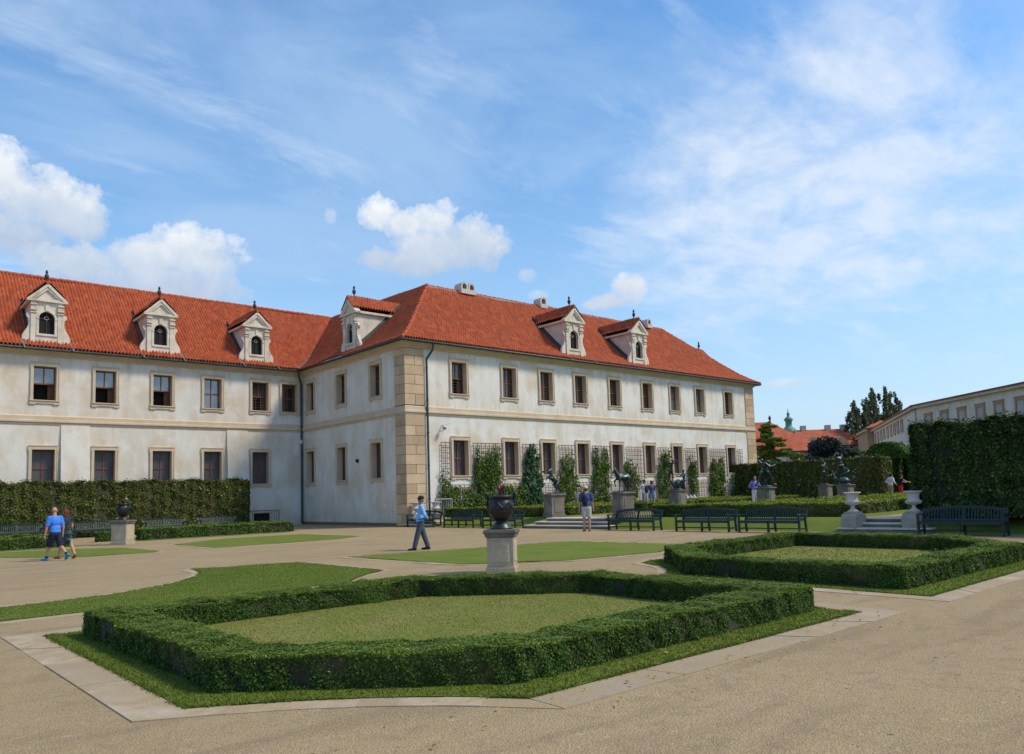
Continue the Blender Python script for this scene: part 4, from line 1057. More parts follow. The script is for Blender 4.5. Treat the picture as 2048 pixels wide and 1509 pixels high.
def climber(name, blobs, label, mat, a=.075, b=.055, dens=420, cat="climbing plant", grp="climbing plants on the trellises"):
    """blobs: (x centre, z centre, half width, half height) on the wall plane"""
    Ps = []
    for (cx, cz, hw, hh) in blobs:
        n = int(dens * 4 * hw * hh * 1.1); r = RNG.uniform(-1.25, 1.25, (n, 2)); th = np.arctan2(r[:, 1], r[:, 0])
        lim = .95 + .2 * np.sin(3 * th + cx) + .16 * np.sin(7 * th + cx * 2) + .08 * np.sin(13 * th + cz) + .16 * RNG.normal(0, 1, n)
        sup = (np.abs(r[:, 0]) ** 2.6 + np.abs(r[:, 1]) ** 2.6) ** (1 / 2.6)
        hole_ = np.sin(r[:, 0] * hw * 5 + cx * 3) * np.sin(r[:, 1] * hh * 4.2 + cx) > .55
        k = (sup < lim) & ~hole_; r = r[k]
        bulge = .07 + .3 * np.clip(1 - sup[k], 0, 1) ** .6
        Ps.append(np.c_[cx + r[:, 0] * hw, -.12 - RNG.uniform(.0, 1, len(r)) * bulge, np.maximum(cz + r[:, 1] * hh, .5)])
    P = np.concatenate(Ps); V, F = leaves(P, np.tile(np.array([0, -1, .25]), (len(P), 1)), a, b, flat=1.1)
    e = empty("climbing_plant", (blobs[0][0], -.15, .46), 0, label, cat, grp)
    o = np_obj("foliage", V - np.array([blobs[0][0], -.15, .46]), F, M[mat], e)
    m = MB(); cx = 0
    for (bx, bz, hw, hh) in blobs[:3]:
        m.tube([(bx - blobs[0][0] + random.uniform(-.1, .1), .02, 0), (bx - blobs[0][0], -.0, max(.2, bz - .6)), (bx - blobs[0][0] + random.uniform(-.15, .15), .04, max(.3, bz + hh * .5 - .46))], [.035, .025, .01], 6)
    m.build("stem", M["bark"], e)
gaps = [(edges[2 * i], edges[2 * i + 1]) for i in range(10)]
climber("c", [(2.6, 1.6, .5, 1.25), (3.6, 1.25, 1.1, .8), (5.0, 1.3, .8, .85)], "leafy climber spreading low beneath the first window beside the downpipe", "vine")
climber("c", [(5.7, 2.3, .85, 1.7), (4.95, 3.4, .22, 1.1), (6.55, 3.2, .3, 1.3), (6.0, 3.2, .6, .9)], "leafy climber with two tall side shoots between the first two windows", "vine")
climber("c", [(7.9, 1.35, 1.0, .85), (8.6, 1.7, .4, .6)], "short climber beneath the second window behind the black urn", "vine")
climber("c", [(9.5, 2.2, .85, 1.6), (9.45, 3.6, .55, 1.0)], "dense dark ivy column between the second and third windows", "ivy", .085, .07, 620)
climber("c", [(12.6, 1.9, .9, 1.4), (12.75, 3.2, .55, 1.0)], "pointed leafy climber behind the rearing horse statue", "vine")
climber("c", [(16.0, 2.1, .85, 1.6), (15.55, 3.7, .3, 1.0), (16.5, 3.5, .4, 1.0)], "tall broad climber left of the walking horse statue", "vine")
climber("c", [(14.2, 1.5, .5, .7)], "thin low climber beneath the fourth window", "vine", dens=220)
climber("c", [(19.3, 1.9, .8, 1.4), (19.1, 2.9, .45, .9)], "leafy climber covering the left half of the trellis right of the walking horse", "vine")
climber("c", [(23.2, 2.2, .85, 1.7), (23.3, 3.7, .6, .8)], "bushy climber behind the statue with two figures on an animal", "vine")
climber("c", [(26.7, 1.9, .55, 1.5), (26.8, 3.2, .45, .9)], "narrow climber on a bare stem between the seventh and eighth windows", "vine")
climber("c", [(29.6, 2.0, .55, 1.5), (30.6, 2.1, .55, 1.6), (30.1, 1.6, .9, 1.1), (29.6, 3.4, .3, .6), (30.7, 3.4, .3, .6)], "twin-topped climber between the last two lower windows", "vine")
climber("c", [(32.4, 1.7, .6, .8)], "small climber beneath the last window beside the tall hedge", "vine", dens=260)
t = MB()
for i in range(6):
    a = random.uniform(-.9, .9); t.add([(a - .5, -.3, 0), (a + .5, -.35, 0), (a + random.uniform(-.2, .2), .1, random.uniform(.45, .75)), (a + .3, .4, 0), (a - .45, .35, 0)], [(0, 1, 2), (1, 3, 2), (3, 4, 2), (4, 0, 2)])
tag(t.build("tarpaulin", M["grey_tarp"], loc=(25.2, -1.0, .46)), "crumpled grey sheeting heaped below the eighth trellis", "tarpaulin")

# ------------------------------------------------------------------ steps, plinths, urns
def steps(y0, y1, label, extra=.35):
    ym = (y0 + y1) / 2; x = X0(ym); rot = math.atan(.105); e = empty("steps", (x, ym, 0), 0, label, "steps"); hw = abs(y1 - y0) / 2
    for i in range(3):
        m = MB(); k = hw + extra * (2 - i) * .55; a = .36 * i
        m.box(a + .03, 1.35 + .002 * i, -k, k, .156 * i + (0 if i == 0 else .001), .156 * i + .106, 0); m.box(a, 1.35 + .003 * i, -k - .02, k + .02, .156 * i + .106, .156 * (i + 1), 1)
        m.build("step", [M["pedestal"], M["step"]], e, bevel=.006)  # dark riser, light tread: shade and sun are put into the colours
    e.rotation_euler = (0, 0, rot)
steps(-.5, -2.1, "narrow stone steps by the palace corner between two white urns", .5)
steps(-9.9, -13.3, "wide stone steps between the two horse statue pedestals", .75)
steps(-24.35, -25.95, "stone steps between two white urns at the right", .62)

def white_urn(loc, label):
    e = empty("garden_urn", loc, 0, label, "urn", "white garden urns beside steps"); m = MB()
    m.lathe([(.0, 0), (.2, 0), (.2, .04), (.15, .06), (.07, .14), (.06, .24), (.09, .27), (.17, .3), (.235, .37), (.25, .45), (.2, .48), (.19, .55), (.2, .68), (.24, .77), (.3, .8), (.31, .83), (.29, .85), (.22, .84), (.19, .72), (.0, .7)], 28); m.v = [(x * .94, y * .94, z * .8) for x, y, z in m.v]
    m.build("bowl", M["white_stone"], e)
    m = MB()
    for i in range(20):
        a = 2 * math.pi * i / 20; m.capsule((.2 * math.cos(a), .2 * math.sin(a), .265), .02, (.24 * math.cos(a), .24 * math.sin(a), .335), .022, 6)
    m.build("gadroon", M["white_stone"], e)
def plinth(loc, label, h=.62):
    e = empty("stone_plinth", loc, R(-6), label, "plinth", "stone plinths beside steps"); m = MB()
    pr_ = [(-.34, 0), (.34, 0), (.34, h * .66), (.315, h * .84), (.26, h * .95), (.2, h), (-.2, h), (-.26, h * .95), (-.315, h * .84), (-.34, h * .66)]
    m.extrude([(a, -.28, z) for a, z in pr_], (0, .56, 0)); m.build("block", M["plinth"], e, bevel=.03)
    m = MB(); m.box(-.21, .21, -.21, .21, h + .002, h + .05); m.build("top_slab", M["plinth"], e)
for (x, y, z, h, l) in [(.28, -.1 - .35, .0, .62, "left of the corner steps behind the walking guard"), (.62, -1.9, .0, .62, "right of the corner steps"),
                     (2.6, -24.1, .12, .52, "left of the right-hand steps"), (2.9, -26.0, .12, .52, "right of the right-hand steps before the tall hedge")]:
    plinth((x, y, z), "pale stone plinth " + l, h); white_urn((x, y, z + h + .05), "white urn on a plinth " + l)

def bronze_urn(loc, rz, s, label, cat="urn"):
    e = empty("bronze_urn", loc, rz, label, cat, "bronze urns on pedestals"); m = MB(); q = lambda p: [(r * s, z * s) for r, z in p]
    m.lathe(q([(.0, 0), (.235, 0), (.24, .025), (.215, .045), (.205, .06), (.18, .1), (.15, .13), (.125, .15), (.118, .17), (.15, .19)]), 32); m.build("foot", M["bronze_dk"], e)
    m = MB(); m.lathe(q([(.1, .17), (.165, .195), (.22, .255), (.252, .33), (.268, .42), (.27, .5), (.258, .56), (.23, .605), (.222, .63), (.24, .645), (.268, .665), (.27, .7), (.255, .71), (.23, .7), (.0, .675)]), 36)
    for i in range(24):
        a = 2 * math.pi * i / 24; m.capsule((.15 * s * math.cos(a), .15 * s * math.sin(a), .225 * s), .012 * s, (.255 * s * math.cos(a), .255 * s * math.sin(a), .37 * s), .016 * s, 6)
    for i in range(7):
        a = 2 * math.pi * i / 7; b = a + .45; c = a + .9
        m.tube([(.262 * s * math.cos(t), .262 * s * math.sin(t), (.56 - .1 * math.sin((t - a) / .9 * math.pi)) * s) for t in np.linspace(a, c, 7)], .016 * s, 6)
    m.build("bowl", M["bronze_dk"], e)
    for sg in (-1, 1):
        m = MB(); pts = [(.262, .44), (.292, .5), (.3, .565), (.275, .61), (.29, .66), (.325, .7), (.32, .75), (.285, .755), (.275, .715), (.3, .705)]
        m.tube([(sg * a * s, 0, z * s) for a, z in pts], [.03 * s, .028 * s, .026 * s, .026 * s, .03 * s, .032 * s, .03 * s, .026 * s, .02 * s, .016 * s], 8); m.ellip((sg * .262 * s, 0, .43 * s), (.04 * s, .055 * s, .06 * s)); m.build("handle", M["bronze_dk"], e)
    return e
def spiky(loc, n, r, h, label):
    m = MB()
    for i in range(n):
        a = random.uniform(0, 6.28); t = random.uniform(.1, 1) * r; hh = h * random.uniform(.6, 1.05); w_ = .009
        b = (random.uniform(-.04, .04), random.uniform(-.04, .04)); d = (math.cos(a), math.sin(a)); p = (-d[1], d[0])
        mid = (b[0] + d[0] * t * .45, b[1] + d[1] * t * .45, hh * .65); tip = (b[0] + d[0] * t, b[1] + d[1] * t, hh)
        m.add([(b[0] - p[0] * w_, b[1] - p[1] * w_, 0), (b[0] + p[0] * w_, b[1] + p[1] * w_, 0), (mid[0] + p[0] * w_ * 1.3, mid[1] + p[1] * w_ * 1.3, mid[2]), (mid[0] - p[0] * w_ * 1.3, mid[1] - p[1] * w_ * 1.3, mid[2]), tip], [(0, 1, 2, 3), (3, 2, 4)])
    tag(m.build("potted_plant", M["cordyline"], loc=loc), label, "plant")
def urn_pedestal(loc, rz, w_, h, label, panel=True, s=1.0):
    e = empty("urn_pedestal", loc, rz, label, "pedestal", "stone pedestals carrying bronze urns"); k = w_ / 2
    m = MB(); m.box(-k - .03, k + .03, -k - .03, k + .03, 0, .13); m.box(-k - .015, k + .015, -k - .015, k + .015, .13, .155); m.build("base", M["pedestal_l"], e, bevel=.01)
    m = MB(); m.box(-k, k, -k, k, .156, h - .17)
    m.build("shaft", M["pedestal_l"], e, bevel=.008)
    m = MB()
    for sgn, ax in ((-1, 1), (1, 1), (-1, 0), (1, 0)):
        a = k - .085; z0, z1 = .24, h - .25; n1, n2 = 12, 18
        vs = []
        for i in range(n1 + 1):
            for j in range(n2 + 1):
                x = -a + 2 * a * i / n1; z = z0 + (z1 - z0) * j / n2; y = k + .004 + (.012 + .006 * mnoise.noise((x * 22, z * 22, sgn + ax * 3)) if panel and 0 < i < n1 and 0 < j < n2 else 0)
                vs.append((x, sgn * y, z) if ax == 1 else (sgn * y, x, z))
        m.add(vs, [(i * (n2 + 1) + j, (i + 1) * (n2 + 1) + j, (i + 1) * (n2 + 1) + j + 1, i * (n2 + 1) + j + 1) for i in range(n1) for j in range(n2)])
    m.build("panel", M["rustic"], e)
    m = MB()
    for o_, z0, z1 in ((.012, h - .17, h - .15), (.035, h - .15, h - .1), (.05, h - .1, h - .07), (.075, h - .07, h - .03), (.06, h - .03, h)): m.box(-k - o_, k + o_, -k - o_, k + o_, z0 + .0005, z1)
    m.build("cap", M["pedestal"], e, bevel=.008)
urn_pedestal((-13.02, -23.72, .0), R(45 - 4), .57, .93, "light stone pedestal with rough carved panels carrying the big black urn")
bronze_urn((-13.02, -23.72, .93), R(45 - 4 - 90 + 8), 1.02, "big black bronze urn with looped handles on the foreground pedestal")
spiky((-13.02, -23.72, .93 + .68), 20, .2, .4, "spiky dark red plant growing in the big black urn")
urn_pedestal((-14.75, -.25, 0), R(45), .66, 1.05, "small tan stone pedestal carrying the distant bronze urn before the hedge", False)
bronze_urn((-14.75, -.25, 1.05), R(30), 1.0, "small bronze urn in front of the tall hedge at left")
spiky((-14.75, -.25, 1.7), 24, .18, .3, "dark red plant growing in the small distant urn")

# ------------------------------------------------------------------ benches
def bench_proto():
    e = empty("garden_bench"); W = 1.17
    m = MB()
    for i in range(7): y = .02 + i * .068; m.box(-W + .04, W - .04, y, y + .052, .41, .435)
    m.box(-W + .03, W - .03, .0, .018, .34, .41); m.build("seat", M["bench"], e)
    m = MB(); n = 26
    top = [(x, .66 + .02, .79 + .11 * (1 - abs(x / W) ** 2.2)) for x in np.linspace(-W + .03, W - .03, 25)]
    for a, b in zip(top, top[1:]): m.extrude([(a[0], a[1] - .03, a[2]), (b[0], b[1] - .03, b[2]), (b[0], b[1] - .03, b[2] - .09), (a[0], a[1] - .03, a[2] - .09)], (0, .05, 0))
    for i in range(n):
        x = -W + .1 + (2 * W - .2) * i / (n - 1); m.extrude([(x - .018, .53, .47), (x + .018, .53, .47), (x + .018, .66, .8), (x - .018, .66, .8)], (0, .014, 0))
    m.extrude([(-W + .04, .5, .44), (W - .04, .5, .44), (W - .04, .52, .5), (-W + .04, .52, .5)], (0, .04, 0)); m.extrude([(-.03, .5, .42), (.03, .5, .42), (.03, .65, .86), (-.03, .65, .86)], (0, .05, 0)); m.build("backrest", M["bench"], e)
    for sx_ in (-1, 0, 1):
        m = MB(); x = sx_ * (W - .03); m.box(x - .035, x + .035, .0, .065, 0, .62 if sx_ else .4); m.build("leg", M["bench"], e)
        m = MB(); m.extrude([(x - .033, .5, 0), (x + .033, .5, 0), (x + .033, .48, .42), (x + .033, .66, .84), (x - .033, .66, .84), (x - .033, .48, .42)] if False else [(x - .033, .56, 0), (x - .033, .5, .42), (x - .033, .66, .82), (x - .033, .73, .82), (x - .033, .57, .42), (x - .033, .63, 0)], (.066, 0, 0)); m.build("leg", M["bench"], e)
        if sx_:
            m = MB(); m.extrude([(x - .04, -.04, .62), (x - .04, .1, .635), (x - .04, .6, .61), (x - .04, .6, .65), (x - .04, .1, .675), (x - .04, -.04, .66)], (.08, 0, 0)); m.build("armrest", M["bench"], e)
        m = MB(); m.box(x - .02, x + .02, .066, .54, .12, .17); m.build("stretcher", M["bench"], e)
    m = MB(); m.box(-W + .04, W - .04, .28, .31, .125, .165); m.build("stretcher", M["bench"], e)
    return e
BP = bench_proto(); first = True
BX = lambda y: -.42 - .066 * y + .08
SPOTS = []
for (y, l) in [(-1.55, "dark green bench just right of the corner steps, half hidden by the guard"), (-4.75, "dark green bench left of the big black urn, second from the palace corner"), (-7.75, "dark green bench mostly hidden behind the big black urn"),
               (-15.65, "dark green bench right beside the wide statue steps"), (-19.0, "dark green bench in the middle of the three right of the statue steps"), (-21.7, "dark green bench just left of the white urn steps"), (-27.8, "dark green bench before the tall dark hedge at the right edge")]:
    SPOTS.append((BX(y), y, R(-90 + 3.9), l))
for (x, l) in [(-17.2, "green bench at the left edge behind the couple"), (-13.5, "green bench just left of the small urn before the tall hedge"), (-9.95, "green bench right of the small urn before the tall hedge"), (-6.9, "green bench nearest the end of the tall hedge by the left wing")]:
    SPOTS.append((x, 9.75, 0, l))
for (x, y, rz, l) in SPOTS:
    b = BP if first else copy_tree(BP); first = False
    b.location = (x, y, .0); b.rotation_euler = (0, 0, rz); tag(b, l, "bench", "dark green garden benches")

# ------------------------------------------------------------------ figures (one continuous skin each, by voxel union)
DG = None
def fuse(mb, name, mat, parent, vox, smooth=2, cuts=()):
    me = bpy.data.meshes.new(name); me.from_pydata(mb.v, [], mb.f); me.update()
    bm = bmesh.new(); bm.from_mesh(me); bmesh.ops.remove_doubles(bm, verts=bm.verts, dist=1e-5); bmesh.ops.recalc_face_normals(bm, faces=bm.faces); bm.to_mesh(me); bm.free()
    o = bpy.data.objects.new(name, me); COL.objects.link(o)
    r = o.modifiers.new("r", 'REMESH'); r.mode = 'VOXEL'; r.voxel_size = vox
    s = o.modifiers.new("s", 'SMOOTH'); s.factor = .5; s.iterations = smooth
    dg = bpy.context.evaluated_depsgraph_get(); me2 = bpy.data.meshes.new_from_object(o.evaluated_get(dg)); me2.name = name
    bpy.data.objects.remove(o); bpy.data.meshes.remove(me)
    if cuts:
        bm = bmesh.new(); bm.from_mesh(me2)
        for p, n, r, *fl in cuts:
            vs = [v for v in bm.verts if (v.co - p).length < r and (not fl or v.co.y * fl[0][0] > fl[0][1])]; st = set(vs)
            es = [e for e in bm.edges if e.verts[0] in st and e.verts[1] in st]; fs = [f for f in bm.faces if all(v in st for v in f.verts)]
            bmesh.ops.bisect_plane(bm, geom=vs + es + fs, plane_co=p, plane_no=n, clear_outer=True)
        bm.to_mesh(me2); bm.free()
    me2.materials.clear(); me2.materials.append(mat); me2.polygons.foreach_set("use_smooth", [True] * len(me2.polygons))
    q = bpy.data.objects.new(name, me2); return link(q, parent)

def skel(H, pose):
    """joint positions, x forward, y left, z up"""
    J = {}; lean = R(pose.get("lean", 0)); T = Vector((math.sin(lean), 0, math.cos(lean)))
    hip = Vector((0, 0, 0)); lows = []
    for s, n in ((1, "l"), (-1, "r")):
        th, kn, ft = pose.get("leg_" + n, (0, 0, 0)); sp = pose.get("spread", .012)
        h = Vector((0, s * .052 * H, 0)); k = h + Vector((math.sin(R(th)), s * sp * 2, -math.cos(R(th)))) * .235 * H
        a = R(th - kn); an = k + Vector((math.sin(a), 0, -math.cos(a))) * .235 * H
        f = R(ft); fd = Vector((math.cos(f), s * .12, -math.sin(f))); up = Vector((math.sin(f), 0, math.cos(f)))
        heel = an - up * .025 * H - fd * .022 * H; ball = an - up * .03 * H + fd * .075 * H; toe = ball + Vector((fd.x, fd.y, max(-.25, fd.z * .35))).normalized() * .035 * H
        J["hip_" + n], J["knee_" + n], J["ank_" + n], J["heel_" + n], J["ball_" + n], J["toe_" + n] = h, k, an, heel, ball, toe
        lows.append(min(heel.z, ball.z, toe.z) - .017 * H)
    dz = -min(lows); 
    for k in J: J[k] = J[k] + Vector((0, 0, dz))
    hz = Vector((0, 0, dz)); J["pelvis"] = hz; J["waist"] = hz + T * .1 * H; J["chest"] = hz + T * .22 * H; J["neck"] = hz + T * .33 * H
    hd = pose.get("head", (0, 0)); J["head"] = J["neck"] + Vector((math.sin(lean + R(hd[0])) * .1, 0, math.cos(lean + R(hd[0])) * .1)) * H; J["hz"] = dz
    J["hyaw"] = R(hd[1])
    for s, n in ((1, "l"), (-1, "r")):
        sh = hz + T * .298 * H + Vector((0, s * .105 * H, 0)); J["sh_" + n] = sh
        e, w_ = pose["arm_" + n]
        J["el_" + n] = sh + Vector((e[0], s * e[1], e[2])).normalized() * .17 * H; J["wr_" + n] = J["el_" + n] + Vector((w_[0], s * w_[1], w_[2])).normalized() * .145 * H
    return J
HANG = ((.02, .14, -1), (.12, .0, -1))
def body(mb, J, H, fem=False, muscle=1.0, grow=0.0):
    c = mb.capsule; g = grow
    P = J["pelvis"]; Wt = J["waist"]; Ch = J["chest"]; Nk = J["neck"]
    wz = .088 if not fem else .092
    mb.ellip(P + Vector((-.004 * H, 0, .012 * H)), (.062 * H + g, wz * H + g, .075 * H + g)); mb.ellip(Wt, (.054 * H * muscle + g, (.075 if not fem else .066) * H + g, .09 * H + g))
    mb.ellip(Ch, (.062 * H * muscle + g, (.088 if not fem else .08) * H + g, .1 * H + g)); mb.ellip(Ch.lerp(Nk, .45), (.048 * H + g, .092 * H + g, .05 * H + g))
    c(Nk - Vector((0, 0, .04 * H)), .036 * H + g, J["head"] - Vector((0, 0, .03 * H)), .031 * H)
    for n in "lr":
        c(J["hip_" + n], .052 * H * muscle + g, J["knee_" + n], .033 * H + g)
        k, a = J["knee_" + n], J["ank_" + n]; cf = k.lerp(a, .28)
        c(k, .032 * H + g, cf, .034 * H * muscle + g); c(cf, .034 * H * muscle + g, a, .021 * H + g)
        c(J["heel_" + n], .02 * H, J["ball_" + n], .023 * H); c(J["ank_" + n], .022 * H, J["ball_" + n], .02 * H); c(J["ball_" + n], .022 * H, J["toe_" + n], .014 * H)
        c(J["sh_" + n], .034 * H * muscle + g, J["el_" + n], .025 * H + g); c(J["el_" + n], .025 * H + g, J["wr_" + n], .017 * H)
        c(J["sh_" + n], .036 * H + g, Nk - Vector((0, 0, .02 * H)), .03 * H + g)
def hand(mb, J, H, n, curl=35):
    w_, e = J["wr_" + n], J["el_" + n]; d = (w_ - e).normalized(); s = 1 if n == "l" else -1
    lat = d.cross(Vector((0, 1, 0))); lat = lat.normalized() if lat.length > .1 else Vector((1, 0, 0))
    nrm = lat.cross(d).normalized()
    if nrm.y * s > 0: nrm = -nrm
    pm = w_ + d * .045 * H; mb.capsule(w_ + d * .01 * H, .015 * H, pm, .019 * H)
    for i, L_ in enumerate((.041, .047, .044, .034)):
        b = pm + lat * (.0175 - .0117 * i) * H + d * .008 * H; c1 = math.radians(curl * .5); c2 = math.radians(curl * 1.3)
        p1 = b + (d * math.cos(c1) + nrm * math.sin(c1)) * L_ * .55 * H; p2 = p1 + (d * math.cos(c2) + nrm * math.sin(c2)) * L_ * .45 * H
        mb.capsule(b, .0056 * H, p1, .0052 * H, 7); mb.capsule(p1, .0052 * H, p2, .0045 * H, 7)
    t0 = w_ + d * .02 * H + lat * .014 * H; t1 = t0 + (d * .6 + lat * .7 + nrm * .25).normalized() * .024 * H; t2 = t1 + (d * .9 + lat * .1 + nrm * .3).normalized() * .02 * H
    mb.capsule(t0, .0068 * H, t1, .006 * H, 7); mb.capsule(t1, .006 * H, t2, .005 * H, 7)
def headpart(mb, J, H):
    hc = J["head"]; Ry = Matrix.Rotation(J["hyaw"], 3, 'Z'); q = lambda x, y, z: hc + Ry @ Vector((x * H, y * H, z * H))
    mb.ellip(q(-.004, 0, .014), (.054 * H, .043 * H, .05 * H), Ry); mb.ellip(q(.012, 0, -.02), (.038 * H, .034 * H, .044 * H), Ry)
    mb.ellip(q(.03, 0, -.048), (.018 * H, .018 * H, .014 * H), Ry)
    mb.capsule(q(.05, 0, .004), .006 * H, q(.058, 0, -.014), .0085 * H, 8)
    mb.ellip(q(.043, 0, -.03), (.008 * H, .014 * H, .006 * H), Ry); mb.ellip(q(.043, 0, .012), (.01 * H, .03 * H, .006 * H), Ry)
    for s in (-1, 1): mb.ellip(q(-.002, s * .044, -.006), (.012 * H, .006 * H, .018 * H), Ry)
    return q
PMAT = {}
def pm_(name, col, rough=.75, var=.15, scale=14):
    if name not in PMAT: PMAT[name] = simple(name, col, rough, var, scale, .15, 0, .25, "obj")
    return PMAT[name]
SKIN = pm_("light skin", (.45, .25, .17), .5, .08); SKIN2 = pm_("tanned skin", (.3, .15, .09), .5, .08)
def dress_mat():
    m, nt, b = newmat("dark dress with teal leaf print"); co = coords(nt, kind="obj"); n = noise(nt, co, 7, 4, .55, 1.2)
    nt.links.new(ramp(nt, n, [(.0, (.008, .012, .02)), (.56, (.01, .016, .03)), (.6, (.02, .14, .12)), (.68, (.08, .3, .28)), (.76, (.5, .5, .44))]), b.inputs["Base Color"]); b.inputs["Roughness"].default_value = .8; return m

def person(label, loc, heading, H, pose, skin, top=None, sleeve=.55, bottom=None, bleg=1.0, shoes=None, hair=None, hairlen=0, cap_=None, fem=False, dress=None, socks=None, vox=.008, brim_col=None, eyes=False, belly=0.0, strap=None, collar=None):
    e = empty("person", loc, heading, label, "person"); J = skel(H, pose)
    m = MB(); body(m, J, H, fem); hand(m, J, H, "l", pose.get("curl", 35)); hand(m, J, H, "r", pose.get("curl", 35)); q = headpart(m, J, H)
    fuse(m, "body", skin, e, vox)
    Ry = Matrix.Rotation(J["hyaw"], 3, 'Z')
    HEM = []
    def arms(mm, fr, r):
        for n in "lr":
            s, el, wr = J["sh_" + n], J["el_" + n], J["wr_" + n]
            if fr <= .5:
                t = s.lerp(el, fr * 2 + .12); mm.capsule(s, .034 * H + r, t, .033 * H + r); HEM.append((s.lerp(el, fr * 2), (el - s).normalized(), .17, (1 if n == 'l' else -1, (.092 if not fem else .082) * H + r + .004)))
            else:
                mm.capsule(s, .032 * H + r, el, .028 * H + r); mm.capsule(el, .028 * H + r, el.lerp(wr, fr * 2 - 1), .024 * H + r)
            mm.capsule(s, .034 * H + r, J["neck"] - Vector((0, 0, .028 * H)), .03 * H + r)
    if top:
        mm = MB(); r = .011
        mm.ellip(J["waist"] + Vector((belly, 0, -.02 * H)), (.066 * H + r + belly, (.09 if not fem else .076) * H + r, .115 * H)); mm.ellip(J["chest"], (.066 * H + r, (.092 if not fem else .082) * H + r, .105 * H)); mm.ellip(J["chest"].lerp(J["neck"], .45), (.05 * H + r, .096 * H + r, .05 * H + r * .5))
        mm.ellip(J["pelvis"] + Vector((0, 0, .045 * H)), (.068 * H + r, .092 * H + r, .06 * H))
        if sleeve > 0: arms(mm, sleeve, r)
        fuse(mm, "shirt", top, e, .011, cuts=HEM)
        if collar:
            mm = MB(); mm.tube([J["neck"] + Vector((.04 * H * math.cos(a), .042 * H * math.sin(a), .0 - .012 * H * math.cos(a))) for a in np.linspace(0, 2 * math.pi, 15)], .012 * H, 7); mm.build("collar", collar, e)
    if dress:
        mm = MB(); r = .014
        mm.ellip(J["waist"], (.062 * H + r, .072 * H + r, .11 * H)); mm.ellip(J["chest"], (.064 * H + r, .083 * H + r, .105 * H)); mm.ellip(J["pelvis"], (.078 * H + r, .1 * H + r, .09 * H))
        kz = Vector((0, 0, -.17 * H)); mm.capsule(J["pelvis"] + Vector((0, .03 * H, 0)), .075 * H, J["pelvis"] + kz + Vector((.03 * H, .04 * H, 0)), .07 * H); mm.capsule(J["pelvis"] + Vector((0, -.03 * H, 0)), .075 * H, J["pelvis"] + kz + Vector((-.02 * H, -.04 * H, 0)), .07 * H)
        arms(mm, .22, r); fuse(mm, "dress", dress, e, .011, cuts=HEM + [(J["pelvis"] + Vector((0, 0, -.2 * H)), Vector((0, 0, -1)), .4)])
    if bottom:
        CUT = []; mm = MB(); r = .012; mm.ellip(J["pelvis"] + Vector((0, 0, .01 * H)), (.068 * H + r, .093 * H + r, .075 * H + r * .5))
        for n in "lr":
            h, k, a = J["hip_" + n], J["knee_" + n], J["ank_" + n]
            if bleg <= .5:
                q_ = k - h; mm.capsule(h, .058 * H + r, h + q_ * (bleg * 2 + .12), .05 * H + r); CUT.append((h + q_ * bleg * 2, q_.normalized(), .15))
            else:
                mm.capsule(h, .056 * H + r, k, .044 * H + r)
                q_ = a - k; tt_ = min(.97, bleg * 2 - 1); mm.capsule(k, .044 * H + r, k + q_ * (tt_ + .1), .036 * H + r); CUT.append((k + q_ * tt_, q_.normalized(), .13))
        fuse(mm, "trousers" if bleg > .6 else "shorts", bottom, e, .011, cuts=CUT)
    if belly or strap:
        mm = MB(); mm.tube([J["pelvis"] + Vector((.0 + (.07 * H + .014) * math.cos(a), (.095 * H + .014) * math.sin(a), .075 * H)) for a in np.linspace(0, 2 * math.pi, 25)], .013, 6); mm.build("belt", pm_("dark leather", (.012, .011, .011)), e)
    for n in "lr":
        if shoes:
            mm = MB(); mm.capsule(J["heel_" + n], .025 * H, J["ball_" + n], .027 * H); mm.capsule(J["ball_" + n], .026 * H, J["toe_" + n], .018 * H); mm.capsule(J["ank_" + n] - (J["ank_" + n] - J["heel_" + n]) * .35, .026 * H, J["ball_" + n], .022 * H); fuse(mm, "shoe", shoes, e, .008)
        if socks:
            mm = MB(); a = J["ank_" + n]; k = J["knee_" + n]; mm.capsule(a, .0255 * H, a.lerp(k, .16), .0265 * H); mm.build("sock", socks, e)
        if eyes:
            mm = MB(); s = 1 if n == "l" else -1; mm.ellip(q(.045, s * .017, .003), (.005 * H,) * 3); mm.build("eye", pm_("dark eyes", (.02, .015, .012), .3), e)
    if hair:
        mm = MB(); mm.ellip(q(-.012, 0, .024), (.055 * H, .049 * H, .05 * H), Ry); mm.ellip(q(-.026, 0, .0), (.042 * H, .046 * H, .05 * H), Ry)
        if hairlen: 
            for s in (-1, -.3, .4, 1): mm.capsule(q(-.02, s * .036, .02), .03 * H, q(-.03, s * .042, -.02 - hairlen), .024 * H)
        fuse(mm, "hair", hair, e, .007)
    if cap_:
        mm = MB(); mm.ellip(q(-.006, 0, .03), (.064 * H, .056 * H, .052 * H), Ry); fuse(mm, "cap", cap_, e, .007)
        mm = MB(); mm.extrude([q(.045 + .055 * math.cos(a), .042 * math.sin(a), .024 - .006 * math.cos(a)) for a in np.linspace(-1.5, 1.5, 9)], (0, 0, .008)); mm.build("cap_brim", brim_col or cap_, e)
    return e, J

